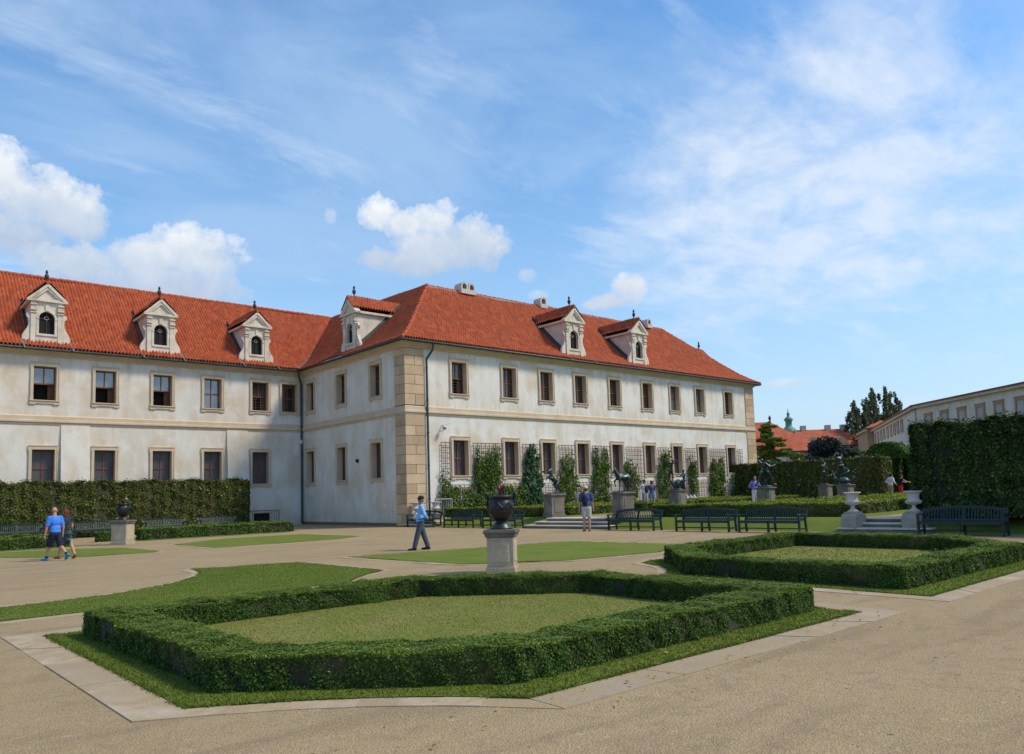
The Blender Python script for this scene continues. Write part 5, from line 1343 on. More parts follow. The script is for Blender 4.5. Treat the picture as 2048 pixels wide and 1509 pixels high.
def yaw(dx, dy): return math.atan2(dy, dx)
LEFT = (-.755, .655); FWD = (.655, .755)
def hd(l, f): return yaw(l * LEFT[0] + f * FWD[0], l * LEFT[1] + f * FWD[1])
BACKHANDS = ((-.28, .42, -1), (-.42, -.95, -.38))
e, J = person("man in a light blue shirt and black cap strolling with hands behind back", (-10.05, -16.2, 0), hd(1, -.25), 1.70,
       dict(lean=-3, leg_l=(17, 2, 0), leg_r=(-16, 3, 0), arm_l=BACKHANDS, arm_r=BACKHANDS, head=(6, 8)), SKIN2,
       top=pm_("light blue shirt", (.2, .44, .82)), sleeve=.98, bottom=pm_("grey blue trousers", (.06, .075, .1)), bleg=1.0, shoes=pm_("black shoes", (.012, .012, .013), .4), hair=pm_("grey hair", (.25, .24, .22)), cap_=pm_("black cap", (.02, .018, .016)), eyes=True, belly=.022, collar=pm_("light blue collar", (.3, .5, .75)))
m = MB(); hz = J["waist"]; ch = J["chest"]
m.tube([J["neck"] + Vector((.07, .05, -.04)), ch + Vector((.148, .01, -.0)), hz + Vector((.19, 0, .03))], .004, 5); m.tube([J["neck"] + Vector((.07, -.05, -.04)), ch + Vector((.148, -.01, -.0)), hz + Vector((.19, 0, .03))], .004, 5); m.box(hz.x + .186, hz.x + .194, -.035, .035, hz.z - .06, hz.z + .03)
m.build("lanyard", pm_("white badge", (.45, .45, .4)), e)
person("bald man in a bright blue t-shirt and navy shorts walking away", (-18.72, -8.3, 0), hd(1, .5), 1.74,
       dict(lean=4, leg_l=(22, 4, -4), leg_r=(-20, 30, 42), arm_l=((.1, .2, -1), (.25, .05, -1)), arm_r=((-.2, .2, -1), (.2, .05, -1)), head=(4, -50)), SKIN,
       top=pm_("bright blue t-shirt", (.05, .2, .68)), sleeve=.42, bottom=pm_("navy shorts", (.012, .017, .035)), bleg=.5, shoes=pm_("blue trainers", (.03, .22, .5), .5), socks=pm_("black socks", (.012, .012, .014)))
person("woman with reddish hair in a dark teal-patterned dress beside the bald man", (-18.28, -7.6, 0), hd(1, .5), 1.64,
       dict(lean=4, leg_l=(20, 5, 0), leg_r=(-18, 14, 20), arm_l=((-.05, .2, -1), (.2, .05, -1)), arm_r=((.1, .2, -1), (.6, -.3, -.6)), head=(6, 15)), SKIN,
       dress=dress_mat(), shoes=pm_("brown sandals", (.2, .08, .04), .6), hair=pm_("red brown hair", (.11, .035, .02), .6, .4), hairlen=.06, fem=True)
e, J = person("man in a blue t-shirt, khaki shorts and pale cap facing the statue steps", (-.25, -14.1, 0), hd(.05, 1), 1.88,
       dict(lean=1, leg_l=(2, 0, 0), leg_r=(-2, 0, 0), spread=.006, arm_l=((.02, .24, -1), (.1, .05, -1)), arm_r=((-.02, .24, -1), (.15, .1, -1)), head=(0, 0)), SKIN,
       top=pm_("navy blue t-shirt", (.025, .07, .2)), sleeve=.45, bottom=pm_("khaki shorts", (.42, .4, .34)), bleg=.42, shoes=pm_("brown sandals", (.2, .08, .04), .6), hair=pm_("brown hair", (.1, .06, .035)), cap_=pm_("white and yellow cap", (.6, .55, .38)))
def backpack(J, e, w_, h, off, label, col):
    a = J["chest"]; hdg = e.rotation_euler.z; p = Matrix.Rotation(hdg, 3, 'Z') @ (a + Vector((-.145, off, -.06))); loc = Vector(e.location) + p
    b = empty("backpack", loc, hdg, label, "backpack"); m = MB(); m.ellip((0, 0, -.02), (.075, w_, h)); m.ellip((-.03, 0, -.07), (.06, w_ * .8, h * .6)); fuse(m, "bag", col, b, .01)
    for s in (-1, 1):
        m = MB(); m.tube([(.03, s * w_ * .6, .1), (.08, s * .09 - off * .5, .26), (.16, s * .11 - off, .29), (.25, s * .1 - off, .2)], .014, 6); m.build("strap", col, b)
backpack(J, e, .11, .24, .07, "black sling backpack on the man facing the statue steps", pm_("black bag cloth", (.014, .014, .016)))
e, J = person("man with a dark backpack, white shirt and grey shorts raising a camera", (11.7, -7.5, .46), hd(.75, .65), 1.78,
       dict(lean=2, leg_l=(4, 2, 0), leg_r=(-4, 2, 0), arm_l=((.75, .25, -.55), (.7, -.35, .75)), arm_r=((.75, .25, -.5), (.7, -.35, .75)), head=(0, 0), curl=75), SKIN,
       top=pm_("white t-shirt", (.6, .6, .62)), sleeve=.45, bottom=pm_("grey shorts", (.25, .25, .25)), bleg=.52, shoes=pm_("dark shoes", (.05, .04, .04)), hair=pm_("brown hair", (.1, .06, .035)))
backpack(J, e, .15, .26, 0, "dark maroon backpack on the man with the camera", pm_("maroon bag cloth", (.03, .014, .018)))
pos = Vector(e.location) + Matrix.Rotation(e.rotation_euler.z, 3, 'Z') @ ((J["wr_l"] + J["wr_r"]) / 2 + Vector((.06, 0, .05)))
m = MB(); m.box(-.03, .03, -.06, .06, -.035, .035); m.tube([(.03, 0, 0), (.07, 0, 0)], .028, 10)
tag(m.build("photo_camera", M["iron"], loc=pos, rz=e.rotation_euler.z), "small dark camera raised in the hands of the backpacker", "camera")
person("woman in a blue top and denim shorts standing beside the man with the camera", (12.6, -7.3, .46), hd(.3, 1), 1.72,
       dict(lean=0, leg_l=(2, 0, 0), leg_r=(-2, 0, 0), arm_l=((.45, .2, -.8), (.85, -.5, .3)), arm_r=((.3, .2, -.9), (.8, -.5, .1)), head=(0, 0)), SKIN,
       top=pm_("dusty blue top", (.06, .08, .2)), sleeve=.3, bottom=pm_("denim shorts", (.12, .22, .36)), bleg=.28, shoes=pm_("brown sandals", (.2, .08, .04), .6), hair=pm_("chestnut hair", (.13, .06, .03), .6), hairlen=.025, fem=True)
person("man in a violet shirt and white trousers standing beside the wrestlers' pedestal", (15.85, -12.25, .46), hd(.0, -1), 1.78,
       dict(lean=0, leg_l=(2, 0, 0), leg_r=(-2, 0, 0), arm_l=BACKHANDS, arm_r=BACKHANDS, head=(18, 10)), SKIN,
       top=pm_("violet shirt", (.22, .22, .5)), sleeve=.9, bottom=pm_("white trousers", (.6, .58, .56)), bleg=1.0, shoes=pm_("dark shoes", (.05, .04, .04)), hair=pm_("brown hair", (.1, .06, .035)), eyes=True)
person("man in a white shirt and tan trousers bending his head by the far hedge", (32.0, -13.1, .46), hd(-.8, .3), 1.8,
       dict(lean=8, leg_l=(3, 0, 0), leg_r=(-3, 0, 0), arm_l=((-.2, .7, -.8), (.5, -.6, -.5)), arm_r=((-.3, .5, -.8), (.7, -.1, -.6)), head=(25, 0)), SKIN,
       top=pm_("white shirt", (.5, .49, .54)), sleeve=.9, bottom=pm_("tan trousers", (.28, .19, .11)), bleg=1.0, shoes=pm_("dark shoes", (.05, .04, .04)), hair=pm_("dark hair", (.03, .02, .018)))
person("woman in a black top and red trousers holding out an arm by the far hedge", (33.1, -13.35, .46), hd(-.9, .1), 1.68,
       dict(lean=4, leg_l=(3, 0, 0), leg_r=(-3, 0, 0), arm_l=((.7, .2, -.5), (1, .0, -.2)), arm_r=((.75, .2, -.5), (1, .0, -.25)), head=(14, 0)), SKIN,
       top=pm_("black top", (.012, .012, .015)), sleeve=.1, bottom=pm_("red trousers", (.62, .02, .03)), bleg=.9, shoes=pm_("dark shoes", (.05, .04, .04)), hair=pm_("dark hair", (.03, .02, .018)), fem=True)

# ------------------------------------------------------------------ statues
def statue_pedestal(loc, hx, hy, h, label, shape=0):
    e = empty("statue_pedestal", loc, 0, label, "pedestal", "grey stone pedestals of the bronze statues"); m = MB()
    c = .0 if not shape else .22
    def octo(a, b): return [(-a + c * a, -b), (a - c * a, -b), (a, -b + c * b), (a, b - c * b), (a - c * a, b), (-a + c * a, b), (-a, b - c * b), (-a, -b + c * b)] if shape else [(-a, -b), (a, -b), (a, b), (-a, b)]
    def slab(mm, a, b, z0, z1): mm.extrude([(x, y, z0) for x, y in octo(a, b)], (0, 0, z1 - z0))
    slab(m, hx + .05, hy + .05, 0, .12); m.build("base", M["pedestal"], e, bevel=.01)
    m = MB(); slab(m, hx, hy, .121, h - .12); m.build("shaft", M["pedestal"], e, bevel=.012)
    m = MB()
    for s in (-1, 1):
        m.box(-hx * .6, hx * .6, min(s * (hy + .002), s * (hy + .02)), max(s * (hy + .002), s * (hy + .02)), .25, h - .25); m.box(min(s * (hx + .002), s * (hx + .02)), max(s * (hx + .002), s * (hx + .02)), -hy * .6, hy * .6, .25, h - .25)
    m.build("panel", M["pedestal"], e)
    m = MB(); slab(m, hx + .04, hy + .04, h - .119, h - .07); slab(m, hx + .09, hy + .09, h - .069, h - .02); slab(m, hx + .06, hy + .06, h - .019, h); m.build("cap", M["pedestal"], e, bevel=.01)
def horse(loc, rz, s, label, rear=False):
    m = MB(); c = m.capsule
    pitch = R(26 if rear else 0); Rm = Matrix.Rotation(-pitch, 3, 'Y'); piv = Vector((-.30, 0, .58))
    B = lambda x, y, z: (piv + Rm @ (Vector((x, y, z)) - piv)) * s     # x forward
    c(B(-.28, 0, .63), .135 * s, B(-.05, 0, .6), .125 * s); c(B(-.05, 0, .6), .125 * s, B(.2, 0, .62), .13 * s); m.ellip(B(-.32, 0, .64), (.15 * s, .125 * s, .145 * s)); m.ellip(B(.22, 0, .62), (.13 * s, .115 * s, .15 * s)); m.ellip(B(-.02, 0, .58), (.2 * s, .122 * s, .125 * s))
    c(B(.27, 0, .68), .115 * s, B(.4, 0, .86), .075 * s); c(B(.4, 0, .86), .075 * s, B(.43, 0, .98), .06 * s)
    c(B(.43, 0, .98), .055 * s, B(.53, 0, .88), .045 * s); c(B(.53, 0, .88), .045 * s, B(.585, 0, .8), .032 * s)
    for q in (-1, 1): c(B(.41, q * .03, 1.02), .015 * s, B(.42, q * .035, 1.07), .006 * s, 7)
    for i in range(5): m.ellip(B(.2 + .05 * i, 0, .79 + .055 * i), (.035 * s, .025 * s, .06 * s))
    def leg(pts, rs):
        for a, b, r0, r1 in zip(pts, pts[1:], rs, rs[1:]): c(a, r0 * s, b, r1 * s, 9)
    if rear:
        leg([B(.24, .08, .55), B(.42, .09, .5), B(.4, .09, .34), B(.36, .09, .3)], (.06, .042, .028, .03)); leg([B(.24, -.08, .55), B(.46, -.09, .56), B(.5, -.09, .4), B(.46, -.09, .35)], (.06, .042, .028, .03))
        for q in (-1, 1): leg([B(-.33, q * .08, .6), B(-.22, q * .09, .4), Vector((-.42 * s, q * .09 * s, .24 * s)), Vector((-.36 * s, q * .09 * s, .06 * s)), Vector((-.31 * s, q * .09 * s, .025 * s))], (.09, .055, .035, .026, .032))
    else:
        leg([B(.24, .075, .56), B(.25, .08, .34), B(.25, .08, .09), B(.28, .08, .03)], (.06, .036, .023, .032)); leg([B(.24, -.075, .56), B(.4, -.08, .47), B(.38, -.08, .28), B(.34, -.08, .23)], (.06, .038, .025, .03))
        leg([B(-.34, .08, .58), B(-.26, .09, .42), B(-.42, .09, .28), B(-.38, .09, .08), B(-.35, .09, .03)], (.09, .055, .034, .025, .032)); leg([B(-.34, -.08, .58), B(-.2, -.09, .42), B(-.3, -.09, .27), B(-.22, -.09, .08), B(-.19, -.09, .03)], (.09, .055, .034, .025, .032))
    leg([B(-.44, 0, .7), B(-.54, 0, .66), B(-.56, 0, .45), B(-.53, 0, .26)], (.03, .04, .045, .02))
    e = empty("horse_statue", loc, rz, label, "statue", None); fuse(m, "figure", M["bronze"], e, .012)
    p = MB(); p.box(-.5 * s, .44 * s, -.18 * s, .18 * s, 0, .04); p.build("plinth", M["bronze"], e)
    for ch in e.children:
        if ch.name.startswith("figure"): ch.location.z = .03
Ph = 1.14
statue_pedestal((2.5, -9.3, .46), .43, .29, Ph, "weathered tan pedestal under the rearing horse left of the steps")
horse((2.5, -9.3, .46 + Ph), math.pi + R(10), .92, "small dark bronze rearing horse on the pedestal left of the steps", True)
statue_pedestal((2.4, -13.85, .46), .45, .31, Ph, "grey faceted pedestal under the walking horse right of the steps", 1)
horse((2.4, -13.85, .46 + Ph), math.pi - R(4), 1.0, "green-patinated bronze walking horse on the pedestal right of the steps")

def fig_into(mb, H, pose, off, hdg, fem=False, muscle=1.1):
    t = MB(); J = skel(H, pose); body(t, J, H, fem, muscle); hand(t, J, H, "l", 50); hand(t, J, H, "r", 50); headpart(t, J, H)
    t.ellip(J["head"] + Vector((-.01 * H, 0, .02 * H)), (.056 * H, .05 * H, .05 * H))
    Rm = Matrix.Rotation(hdg, 3, 'Z'); o_ = Vector(off); tilt = pose.get("tilt")
    if tilt: Rm = Rm @ Matrix.Rotation(R(tilt[0]), 3, 'Y') @ Matrix.Rotation(R(tilt[1]), 3, 'X')
    mb.add([Rm @ Vector(v) + o_ for v in t.v], t.f, 0, True)
def statue(name, loc, figs, label, extra=None, base=.42):
    e = empty(name, loc, 0, label, "statue"); m = MB()
    for f in figs: fig_into(m, *f)
    if extra: extra(m)
    fuse(m, "figures", M["bronze"], e, .014); p = MB(); p.lathe([(0, 0), (base, 0), (base, .05), (base * .9, .07), (0, .075)], 16); p.build("plinth", M["bronze"], e)
UP = ((.2, .7, .75), (-.2, -.6, .8))
# Venus-like nude drying her head with a kneeling figure beside a goat-legged seat
def seat_extra(m):
    m.ellip((.05, -.1, .3), (.32, .22, .3)); m.capsule((-.2, -.05, .1), .1, (-.35, .1, .5), .07); m.capsule((.25, -.35, .05), .09, (.2, -.3, .5), .1)
statue_pedestal((12.4, -9.3, .46), .39, .39, Ph, "dark faceted pedestal under the standing and seated bronze figures", 1)
statue("group_statue", (12.4, -9.3, .46 + Ph), [
    (1.38, dict(lean=14, leg_l=(6, 4, 0), leg_r=(-8, 4, 0), arm_l=((.3, .9, .35), (.35, -.9, .35)), arm_r=((.3, .9, .35), (.35, -.9, .35)), head=(35, 0)), (-.22, .2, .42), hd(-.4, -.7), True, 1.05),
    (1.25, dict(lean=6, leg_l=(75, 80, 0), leg_r=(60, 85, 0), arm_l=((.6, .3, -.5), (.7, -.3, .5)), arm_r=((.5, .3, -.6), (.7, -.2, .2)), head=(-8, 0)), (.25, -.38, .06), hd(1, -.2), False, 1.1)],
    "dark bronze group of a standing nude over a seated figure and animal", seat_extra, .36)
statue_pedestal((14.2, -13.9, .46), .38, .38, Ph, "dark grey pedestal under the two wrestling bronze figures", 1)
statue("wrestlers_statue", (14.2, -13.9, .46 + Ph), [
    (1.62, dict(lean=28, leg_l=(35, 30, 0), leg_r=(-25, 8, 8), arm_l=((.8, .3, .15), (.6, -.7, .1)), arm_r=((.7, .4, -.3), (.7, -.5, .2)), head=(30, 20)), (-.12, .1, .03), hd(-1, -.1), False, 1.2),
    (1.62, dict(lean=-4, leg_l=(-12, 14, 0), leg_r=(24, 20, 0), arm_l=((-.2, .5, .9), (-.7, -.6, .2)), arm_r=((.3, .5, -.7), (.6, -.6, .2)), head=(-20, 0), tilt=(-14, 0)), (.22, -.16, .03), hd(-1, .4), False, 1.15)],
    "green-black bronze statue of two nude wrestlers gripping each other", None, .4)
statue_pedestal((30.0, -9.3, .46), .37, .37, Ph, "dark pedestal under the single standing bronze nude near the far hedge")
statue("nude_statue", (30.0, -9.3, .46 + Ph), [(1.72, dict(lean=-2, leg_l=(2, 2, 0), leg_r=(-8, 18, 12), arm_l=((-.1, .8, .7), (.2, -.5, .9)), arm_r=((.5, .8, -.4), (.8, .5, -.2)), head=(8, 30)), (0, 0, .03), hd(-.7, -.7), False, 1.05)],
    "slim bronze nude with one arm raised and one stretched out", None, .32)
def coils(m):
    pts = [(.27 * math.cos(t) * (1 - t * .03), .27 * math.sin(t), .25 + .12 * t) for t in np.linspace(0, 9, 40)]
    for a, b in zip(pts, pts[1:]): m.capsule(a, .05, b, .05, 8)
    m.ellip((0, 0, .2), (.34, .34, .25))
statue_pedestal((23.6, -13.85, .46), .37, .37, Ph, "dark pedestal under the tall many-figured bronze group")
statue("figure_group_statue", (23.6, -13.85, .46 + Ph), [
    (1.7, dict(lean=-8, leg_l=(14, 20, 0), leg_r=(-16, 10, 8), arm_l=((-.3, .5, 1), (.2, -.3, 1)), arm_r=((.2, .7, .5), (-.2, -.8, .7)), head=(-16, 20), tilt=(0, 6)), (-.02, .08, .32), hd(-.3, -1), False, 1.2),
    (1.0, dict(lean=30, leg_l=(70, 90, 0), leg_r=(30, 60, 0), arm_l=((.4, .5, .6), (.3, -.3, .9)), arm_r=((.6, .4, -.4), (.6, -.2, .3)), head=(10, 0)), (.2, -.36, .06), hd(-.8, -.6), False, 1.1),
    (.95, dict(lean=10, leg_l=(50, 70, 0), leg_r=(60, 90, 0), arm_l=((-.2, .8, .3), (.2, .2, .9)), arm_r=((.5, .4, -.5), (.5, -.5, -.2)), head=(0, 0), tilt=(-20, 20)), (-.1, .42, .08), hd(.4, -.9), False, 1.1)],
    "tall tangled bronze group of struggling nude figures and coils", coils, .38)

# ------------------------------------------------------------------ background buildings
def bwall(P, Q, h, wins, label, name, roofh=.45, depth=7, ww=1.05, mat="plaster_s", wlow=()):
    """building with facade from P (right end) to Q (left end), facade normal towards the garden"""
    P = Vector((P[0], P[1], 0)); Q = Vector((Q[0], Q[1], 0)); t = (Q - P); Ln = t.length; rz = math.atan2(t.y, t.x)
    e = empty(name, P, rz, label, "building"); D = -depth       # local x along facade, local +y = towards the garden (left of travel)
    m = MB(); m.box(0, Ln, D, 0, -.1, h); m.build("wall", M[mat], e)
    m = MB(); m.extrude([(-.3, .45, h + .02), (-.3, .45, h + .16), (-.3, D / 2, h + roofh), (-.3, D - .4, h + .1)], (Ln + .6, 0, 0)); m.build("roof", M["brown_roof"], e)
    m = MB(); m.box(-.25, Ln + .25, .002, .36, h - .22, h + .015); m.build("cornice", M["stone"], e)
    for (a, b, z0, z1) in wins:
        f = MB(); q = .2
        f.box(a, a + q, .002, .09, z0, z1); f.box(b - q, b, .002, .09, z0, z1); f.box(a + q, b - q, .002, .09, z1 - .26, z1); f.box(a + q, b - q, .002, .1, z0, z0 + .18); f.box(a - .06, b + .06, .002, .12, z1 - .05, z1 + .06)
        fo = f.build("window", M["ochre"], e); p = MB(); p.quad((a + q, .03, z0 + .18), (b - q, .03, z0 + .18), (b - q, .03, z1 - .26), (a + q, .03, z1 - .26)); p.build("pane", M["blind"] if not wlow else M["mesh_glass"], fo)
    return e
M["tiles_far"] = simple("far red roof tiles", (.36, .085, .036), .85, .25, 1.5, .3)
M["brown_roof"] = simple("brown weathered roof edge", (.2, .09, .055), .85, .25, 1.5, .3)
M["ochre"] = mat_stone("ochre window surrounds", (.36, .22, .11), (.46, .3, .17), .2)
M["blind"] = simple("grey blind panels", (.4, .4, .41), .8, .1, 2)
M["ochre_wall"] = mat_plaster("ochre plaster", (.42, .29, .17), (.34, .22, .13), .1)
M["copper"] = simple("green copper", (.09, .23, .18), .6, .25, 3)
A1 = Vector((45.99, -18.06)); B1 = Vector((54.84, -7.12)); tt = (B1 - A1).normalized()
S1a = A1 - tt * 9; S1b = A1 + tt * 15.2
wins = [(9 + c - .62, 9 + c + .62, 6.1, 8.1) for c in (-8.0, -5.0, -2.4, .55, 3.1, 5.5, 8.05, 10.65, 13.2, 15.75 - 1.9 + 1.9)][:9]
bwall(S1a, S1b, 9.0, wins, "long white garden building at right with blank ochre-framed windows and thin red roof", "garden_building")
A2 = Vector((55.6, -6.6)); B2 = Vector((85.67, 11.29)); t2 = (B2 - A2).normalized()
wins = [(c - .72, c + .72, 6.6 + .45, 8.35) for c in (8.46, 11.2, 13.85, 16.6, 19.5, 22.7, 25.6, 28.7, 31.8)] + [(9.0, 12.6, 2.6, 6.0)]
bwall(S1b + Vector((.4, .6)) * .3, A2 + t2 * 34, 8.95, wins, "white building wing receding behind the hedge arch with a row of narrow ochre windows", "garden_building")
e = bwall(A2 + t2 * 34.2 + Vector((-.5, .9)) * .8, A2 + t2 * 44 + Vector((-.5, .9)) * .8, 9.1, [], "ochre gate pavilion with a steep red gable beyond the white wing", "gate_pavilion", .6, 6, mat="ochre_wall")
m = MB(); m.add([(-.3, .5, 9.2), (10.1, .5, 9.2), (10.1, -6, 9.2), (-.3, -6, 9.2), (2.6, -2.2, 10.5), (7.2, -2.2, 10.5)], [(0, 1, 5, 4), (1, 2, 5), (2, 3, 4, 5), (3, 0, 4)]); m.build("gable", M["tiles_far"], e)
m = MB(); m.extrude([(3.4 + 1.4 * math.cos(R(a)), .05, 4.6 + 1.4 * math.sin(R(a))) for a in range(0, 181, 20)] + [(2.0, .05, 2.0), (4.8, .05, 2.0)], (0, .05, 0)); m.build("arch_window", M["mesh_glass"], e)
bwall(A2 + t2 * 45, A2 + t2 * 80, 8.9, [(c - .6, c + .6, 6.2, 7.8) for c in (4, 8, 12, 16, 20, 25, 30)], "farthest low white wing left of the ochre gate pavilion", "garden_building")

YV = .7158
def rel(px_, dep, z=0.0):   # ground point by bearing and depth (used only to lay out the far plan)
    C0 = Vector((-23.6866, -36.434)); f_ = Vector((math.sin(YV), math.cos(YV))); r_ = Vector((math.cos(YV), -math.sin(YV)))
    p = C0 + f_ * dep + r_ * dep * (px_ - 1024) / 1519.66; return Vector((p.x, p.y, z))
def hip_house(px0, px1, dep, ze, zr_, inset, label, mat="plaster_s", dpt=10, eye=True):
    a = rel(px0, dep); b = rel(px1, dep); c = (a + b) / 2; W = (b - a).length; e = empty("house", c, -YV, label, "house")
    m = MB(); m.box(-W / 2, W / 2, 0, dpt, -.1, ze); m.build("wall", M[mat], e)
    m = MB(); o_ = .5; V = [(-W / 2 - o_, -o_, ze), (W / 2 + o_, -o_, ze), (W / 2 + o_, dpt + o_, ze), (-W / 2 - o_, dpt + o_, ze), (-W / 2 + inset, dpt / 2, zr_), (W / 2 - inset, dpt / 2, zr_)]
    m.add(V, [(0, 1, 5, 4), (1, 2, 5), (2, 3, 4, 5), (3, 0, 4), (0, 3, 2, 1)]); r_ = m.build("roof", M["tiles_far"], e)
    m = MB(); m.box(-W / 2 - .45, W / 2 + .45, -.45, -.002, ze - .25, ze - .01); m.build("eaves", M["darkflash"], e)
    if eye:
        m = MB(); q = .36; y_ = -o_ + (dpt / 2 + o_) * q; z_ = ze + (zr_ - ze) * q
        pts = [(x, y_ - .3, z_ + .08 + .34 * max(0, math.cos(x / 2.4 * math.pi / 2)) ** 2) for x in np.linspace(-2.4, 2.4, 13)]
        m.extrude(pts + [(2.4, y_ - .3, z_ + .0), (-2.4, y_ - .3, z_ + .0)], (0, 2.2, 0)); m.add([(p[0] * .7, y_ - .32, z_ + (p[2] - z_) * .72) for p in pts] + [(1.7, y_ - .32, z_ - .0), (-1.7, y_ - .32, z_ - .0)], [tuple(range(15))], 1); m.build("eyebrow_dormer", [M["tiles_far"], M["darkin"]], r_)
        m = MB()
        for x in (-W / 2 + inset, W / 2 - inset): m.lathe([(.0, 0), (.18, .1), (.08, .3), (.2, .55), (.05, .9), (0, .95)], 8, 0, (x, dpt / 2, zr_ - .1))
        m.build("finial", M["iron"], r_)
    for i in range(3):
        x = -W / 2 + W * (i + .5) / 3; m = MB(); m.box(x - .5, x + .5, -.03, -.003, ze - 2.6, ze - .9); m.build("window", M["mesh_glass"], e)
    return e
hip_house(1440, 1640, 88, 5.55, 9.4, 4.0, "white house with a big orange hipped roof and eyebrow dormer beyond the hedge")
e = hip_house(1588, 1735, 125, 7.9, 10.9, 2.0, "pale town house with a long red roof partly hidden by the dark trees", "blind" if False else "plaster_w", 9, False)
m = MB()
for x in (-3.2, 1.0, 3.6): m.box(x, x + .8, 4, 4.8, 10.2, 11.6)
m.build("chimney", M["mortar"], e)
for x in (-3, 1.5):
    m = MB(); m.extrude([(x - 1.1, -.7, 7.9), (x + 1.1, -.7, 7.9), (x + 1.1, -.7, 8.4), (x, -.7, 9.4), (x - 1.1, -.7, 8.4)], (0, 1.6, 0)); m.build("dormer", M["ochre_wall"], e)
p = rel(1579, 150); e = empty("church_tower", p, 0, "green copper bell turret rising behind the orange hipped roof", "tower")
m = MB(); m.lathe([(1.2, 0), (1.2, 12.0), (1.4, 12.15)], 8, sm=False); m.build("shaft", M["plaster_s"], e)
m = MB(); m.lathe([(1.45, 12.1), (1.3, 12.6), (.75, 13.0), (.62, 13.2), (.62, 14.2), (.9, 14.35), (.7, 14.8), (.3, 15.1), (.22, 15.4), (.36, 15.6), (.12, 15.9), (.05, 16.6), (0, 16.7)], 12); m.build("cupola", M["copper"], e)

# ------------------------------------------------------------------ trees
def cloud_pts(c, r, n, shell=.55):
    d = RNG.normal(0, 1, (n, 3)); d /= np.linalg.norm(d, axis=1)[:, None]; k = (shell + (1 - shell) * RNG.random(n)) ** .6
    return np.array(c) + d * k[:, None] * np.array(r), d
def tree(label, loc, clumps, trunk_h, trunk_r, mat, a, b, per, grp=None, name="tree", lean=(0, 0), limb=True):
    e = empty(name, loc, 0, label, "tree", grp); Ps = []; Ns = []
    for (c, r) in clumps:
        n = int(per * (r[0] * r[2] + r[0] * r[1] + r[1] * r[2])) + 6; p, d = cloud_pts(c, r, n); Ps.append(p); Ns.append(d)
    V, F = leaves(np.concatenate(Ps), np.concatenate(Ns), a, b, flat=1.2); np_obj("crown", V, F, M[mat], e)
    m = MB(); m.tube([(0, 0, -.1), (lean[0] * .4, lean[1] * .4, trunk_h * .5), (lean[0], lean[1], trunk_h)], [trunk_r * 1.3, trunk_r, trunk_r * .35], 8)
    if limb:
        for (c, r) in clumps[:26]:
            z = max(trunk_h * .25, min(trunk_h * .95, c[2] - math.hypot(c[0], c[1]) * .5)); m.tube([(lean[0] * z / trunk_h, lean[1] * z / trunk_h, z), (c[0] * .6, c[1] * .6, (z + c[2]) / 2), c], [trunk_r * .35, trunk_r * .2, .02], 5)
    m.build("trunk", M["bark"], e)
# open conifer beyond the palace end: drooping horizontal sprays
cl = []; rr = random.Random(3)
for z in np.linspace(1.2, 7.5, 18):
    rad = (.35 + .95 * min(1, (8.0 - z) / 3.2)) * rr.uniform(.6, 1.25)
    for k in range(5):
        a = rr.uniform(0, 6.28); q = rad * rr.uniform(.4, 1.25); cl.append(((math.cos(a) * q, math.sin(a) * q, z - q * .12 + rr.uniform(-.15, .15)), (.32 + q * .17, .32 + q * .17, .14)))
    cl.append(((0, 0, z + .1), (rad * .4, rad * .4, .3)))
tree("light green open conifer just beyond the far end of the palace", rel(1538, 74), cl, 7.4, .16, "conifer", .13, .05, 420, name="conifer_tree")
cl = []
for k in range(6):
    a = rr.uniform(0, 6.28); q = rr.uniform(.4, 1.4); cl.append(((math.cos(a) * q, math.sin(a) * q, rr.uniform(3.4, 4.9)), (.75, .75, .2)))
tree("spreading light green conifer branchlets over the hedge by the white house", rel(1578, 75), cl, 3.8, .1, "conifer", .13, .05, 300, name="conifer_tree")
def blob_tree(R_, h0, h1, n, sd, k=.42):
    q = random.Random(sd); out = []
    for i in range(n):
        z = q.uniform(h0, h1); t = (z - h0) / (h1 - h0); rad = R_ * math.sqrt(max(.05, 1 - (2 * t - .9) ** 2 * .75)); a = q.uniform(0, 6.28); u = rad * math.sqrt(q.random())
        s = R_ * k * q.uniform(.7, 1.2); out.append(((math.cos(a) * u, math.sin(a) * u, z), (s, s, s * .75)))
    return out
tree("dark purplish round tree before the orange-roofed house", rel(1650, 80), blob_tree(2.6, 2.2, 6.1, 30, 5), 4.6, .18, "darktree", .12, .07, 150, name="round_tree")
tree("lower dark purplish tree left of the round dark tree", rel(1616, 79), blob_tree(1.5, 2.0, 4.4, 16, 6), 3.2, .14, "darktree", .12, .07, 150, name="round_tree")
tree("bright green small tree right of the dark round tree", rel(1706, 79), blob_tree(1.7, 2.2, 4.9, 18, 8), 3.6, .14, "green", .12, .07, 150, name="round_tree")
tree("dark green bushy tree before the ochre gate pavilion", rel(1728, 72), blob_tree(1.4, 2.2, 4.6, 16, 9), 3.4, .14, "green", .11, .065, 150, name="round_tree")
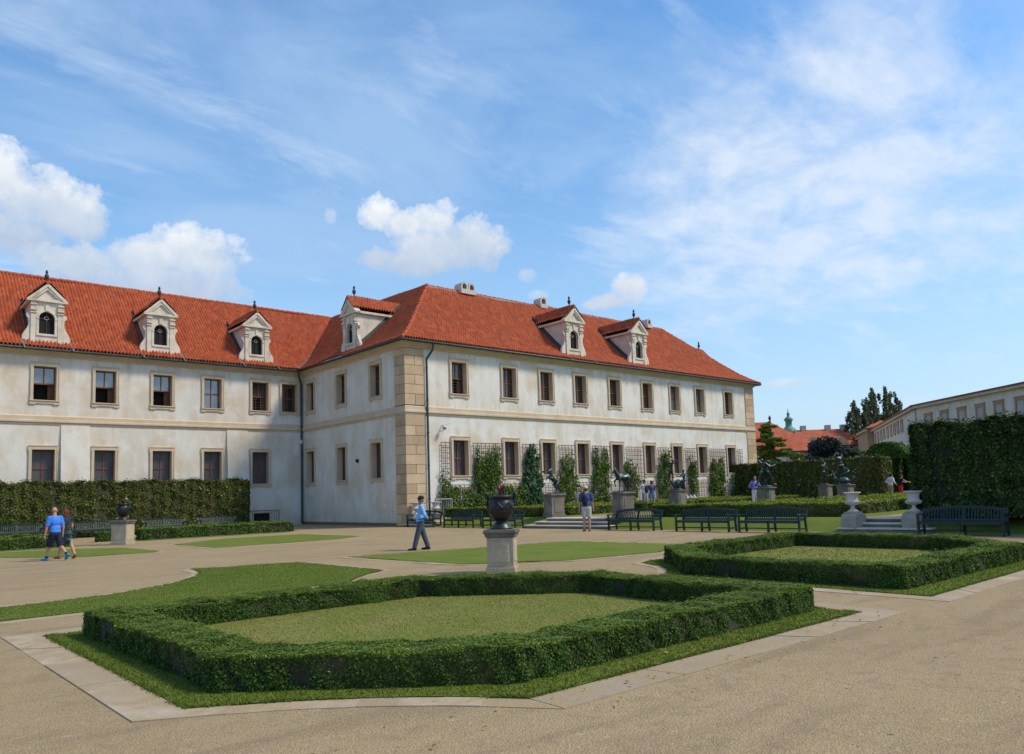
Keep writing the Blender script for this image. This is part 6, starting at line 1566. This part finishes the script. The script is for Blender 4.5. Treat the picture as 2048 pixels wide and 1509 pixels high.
for i, (px_, top, w_, l) in enumerate([(1712, 15.6, 2.0, "leftmost slim poplar rising beyond the garden wall, lower than its neighbours"), (1731, 16.0, 1.5, "thin poplar squeezed between two broader poplars beyond the wall"), (1750, 17.9, 1.9, "broad poplar in the middle of the far poplar clump"), (1776, 18.7, 1.8, "tallest far poplar just right of the clump's middle"), (1797, 18.5, 2.1, "rightmost far poplar touching the white wing's roofline")]):
    q = random.Random(40 + i); cl = []
    for dx, dy, tp_ in ((0, 0, top), (w_ * .7, q.uniform(-.5, .5), top - q.uniform(.8, 2.4)), (-w_ * .7, q.uniform(-.5, .5), top - q.uniform(.5, 2.6)), (q.uniform(-.5, .5), w_ * .6, top - 1.4)):
        for k in range(34):
            z = q.uniform(5.5, tp_ - .4); t = (z - 5.5) / (tp_ - 5.5); rad = w_ * .75 * (1 - t ** 1.8) + .06; a = q.uniform(0, 6.28); u = rad * q.random() ** .5
            cl.append(((dx * (1 - .3 * t) + math.cos(a) * u, dy + math.sin(a) * u, z), (.28 + .14 * (1 - t), .28 + .14 * (1 - t), .7)))
    tree(l, rel(px_, 128 + i * 1.7), cl, top - 1.5, .22, "poplar", .2, .1, 70, "far poplars", "poplar_tree", limb=False)

# ------------------------------------------------------------------ loose small things on the gravel
n = 2600; pts = np.c_[RNG.uniform(-24, -9, n), RNG.uniform(-36.0, -31.9, n)]
V0 = np.array([(1, 0, 0), (-1, 0, 0), (0, 1, 0), (0, -1, 0), (0, 0, 1), (0, 0, -1)], float); F0 = np.array([(0, 2, 4), (2, 1, 4), (1, 3, 4), (3, 0, 4), (2, 0, 5), (1, 2, 5), (3, 1, 5), (0, 3, 5)])
s = RNG.uniform(.0022, .006, (n, 1, 1)) * RNG.uniform(.6, 1.3, (n, 1, 3)); V = V0[None] * s; V[:, :, 0] += pts[:, None, 0]; V[:, :, 1] += pts[:, None, 1]; V[:, :, 2] += s[:, :, 2] * .5
F = (F0[None] + (np.arange(n) * 6)[:, None, None]).reshape(-1, 3)
o = np_obj("gravel", V.reshape(-1, 3), F, simple("loose pebbles", (.42, .36, .28), .9, .5, 60)); tag(o, kind="stuff")
n = 130; q = np.r_[np.c_[RNG.uniform(-21.6, -13.6, n // 2), RNG.uniform(-32.4, -31.4, n // 2)], np.c_[RNG.uniform(-21, -14, n - n // 2), RNG.uniform(-36, -31, n - n // 2)]]
P = np.c_[q, np.full(n, .03)]; V, F = leaves(P, np.tile(np.array([0, 0, 1.]), (n, 1)), .022, .012, flat=.4)
o = np_obj("leaf_litter", V, F, mat_leaf("fallen leaves", [(0., (.2, .09, .03)), (.6, (.3, .18, .06)), (1., (.35, .28, .1))], .1)); tag(o, kind="stuff")
print("objects", len(SC.objects))
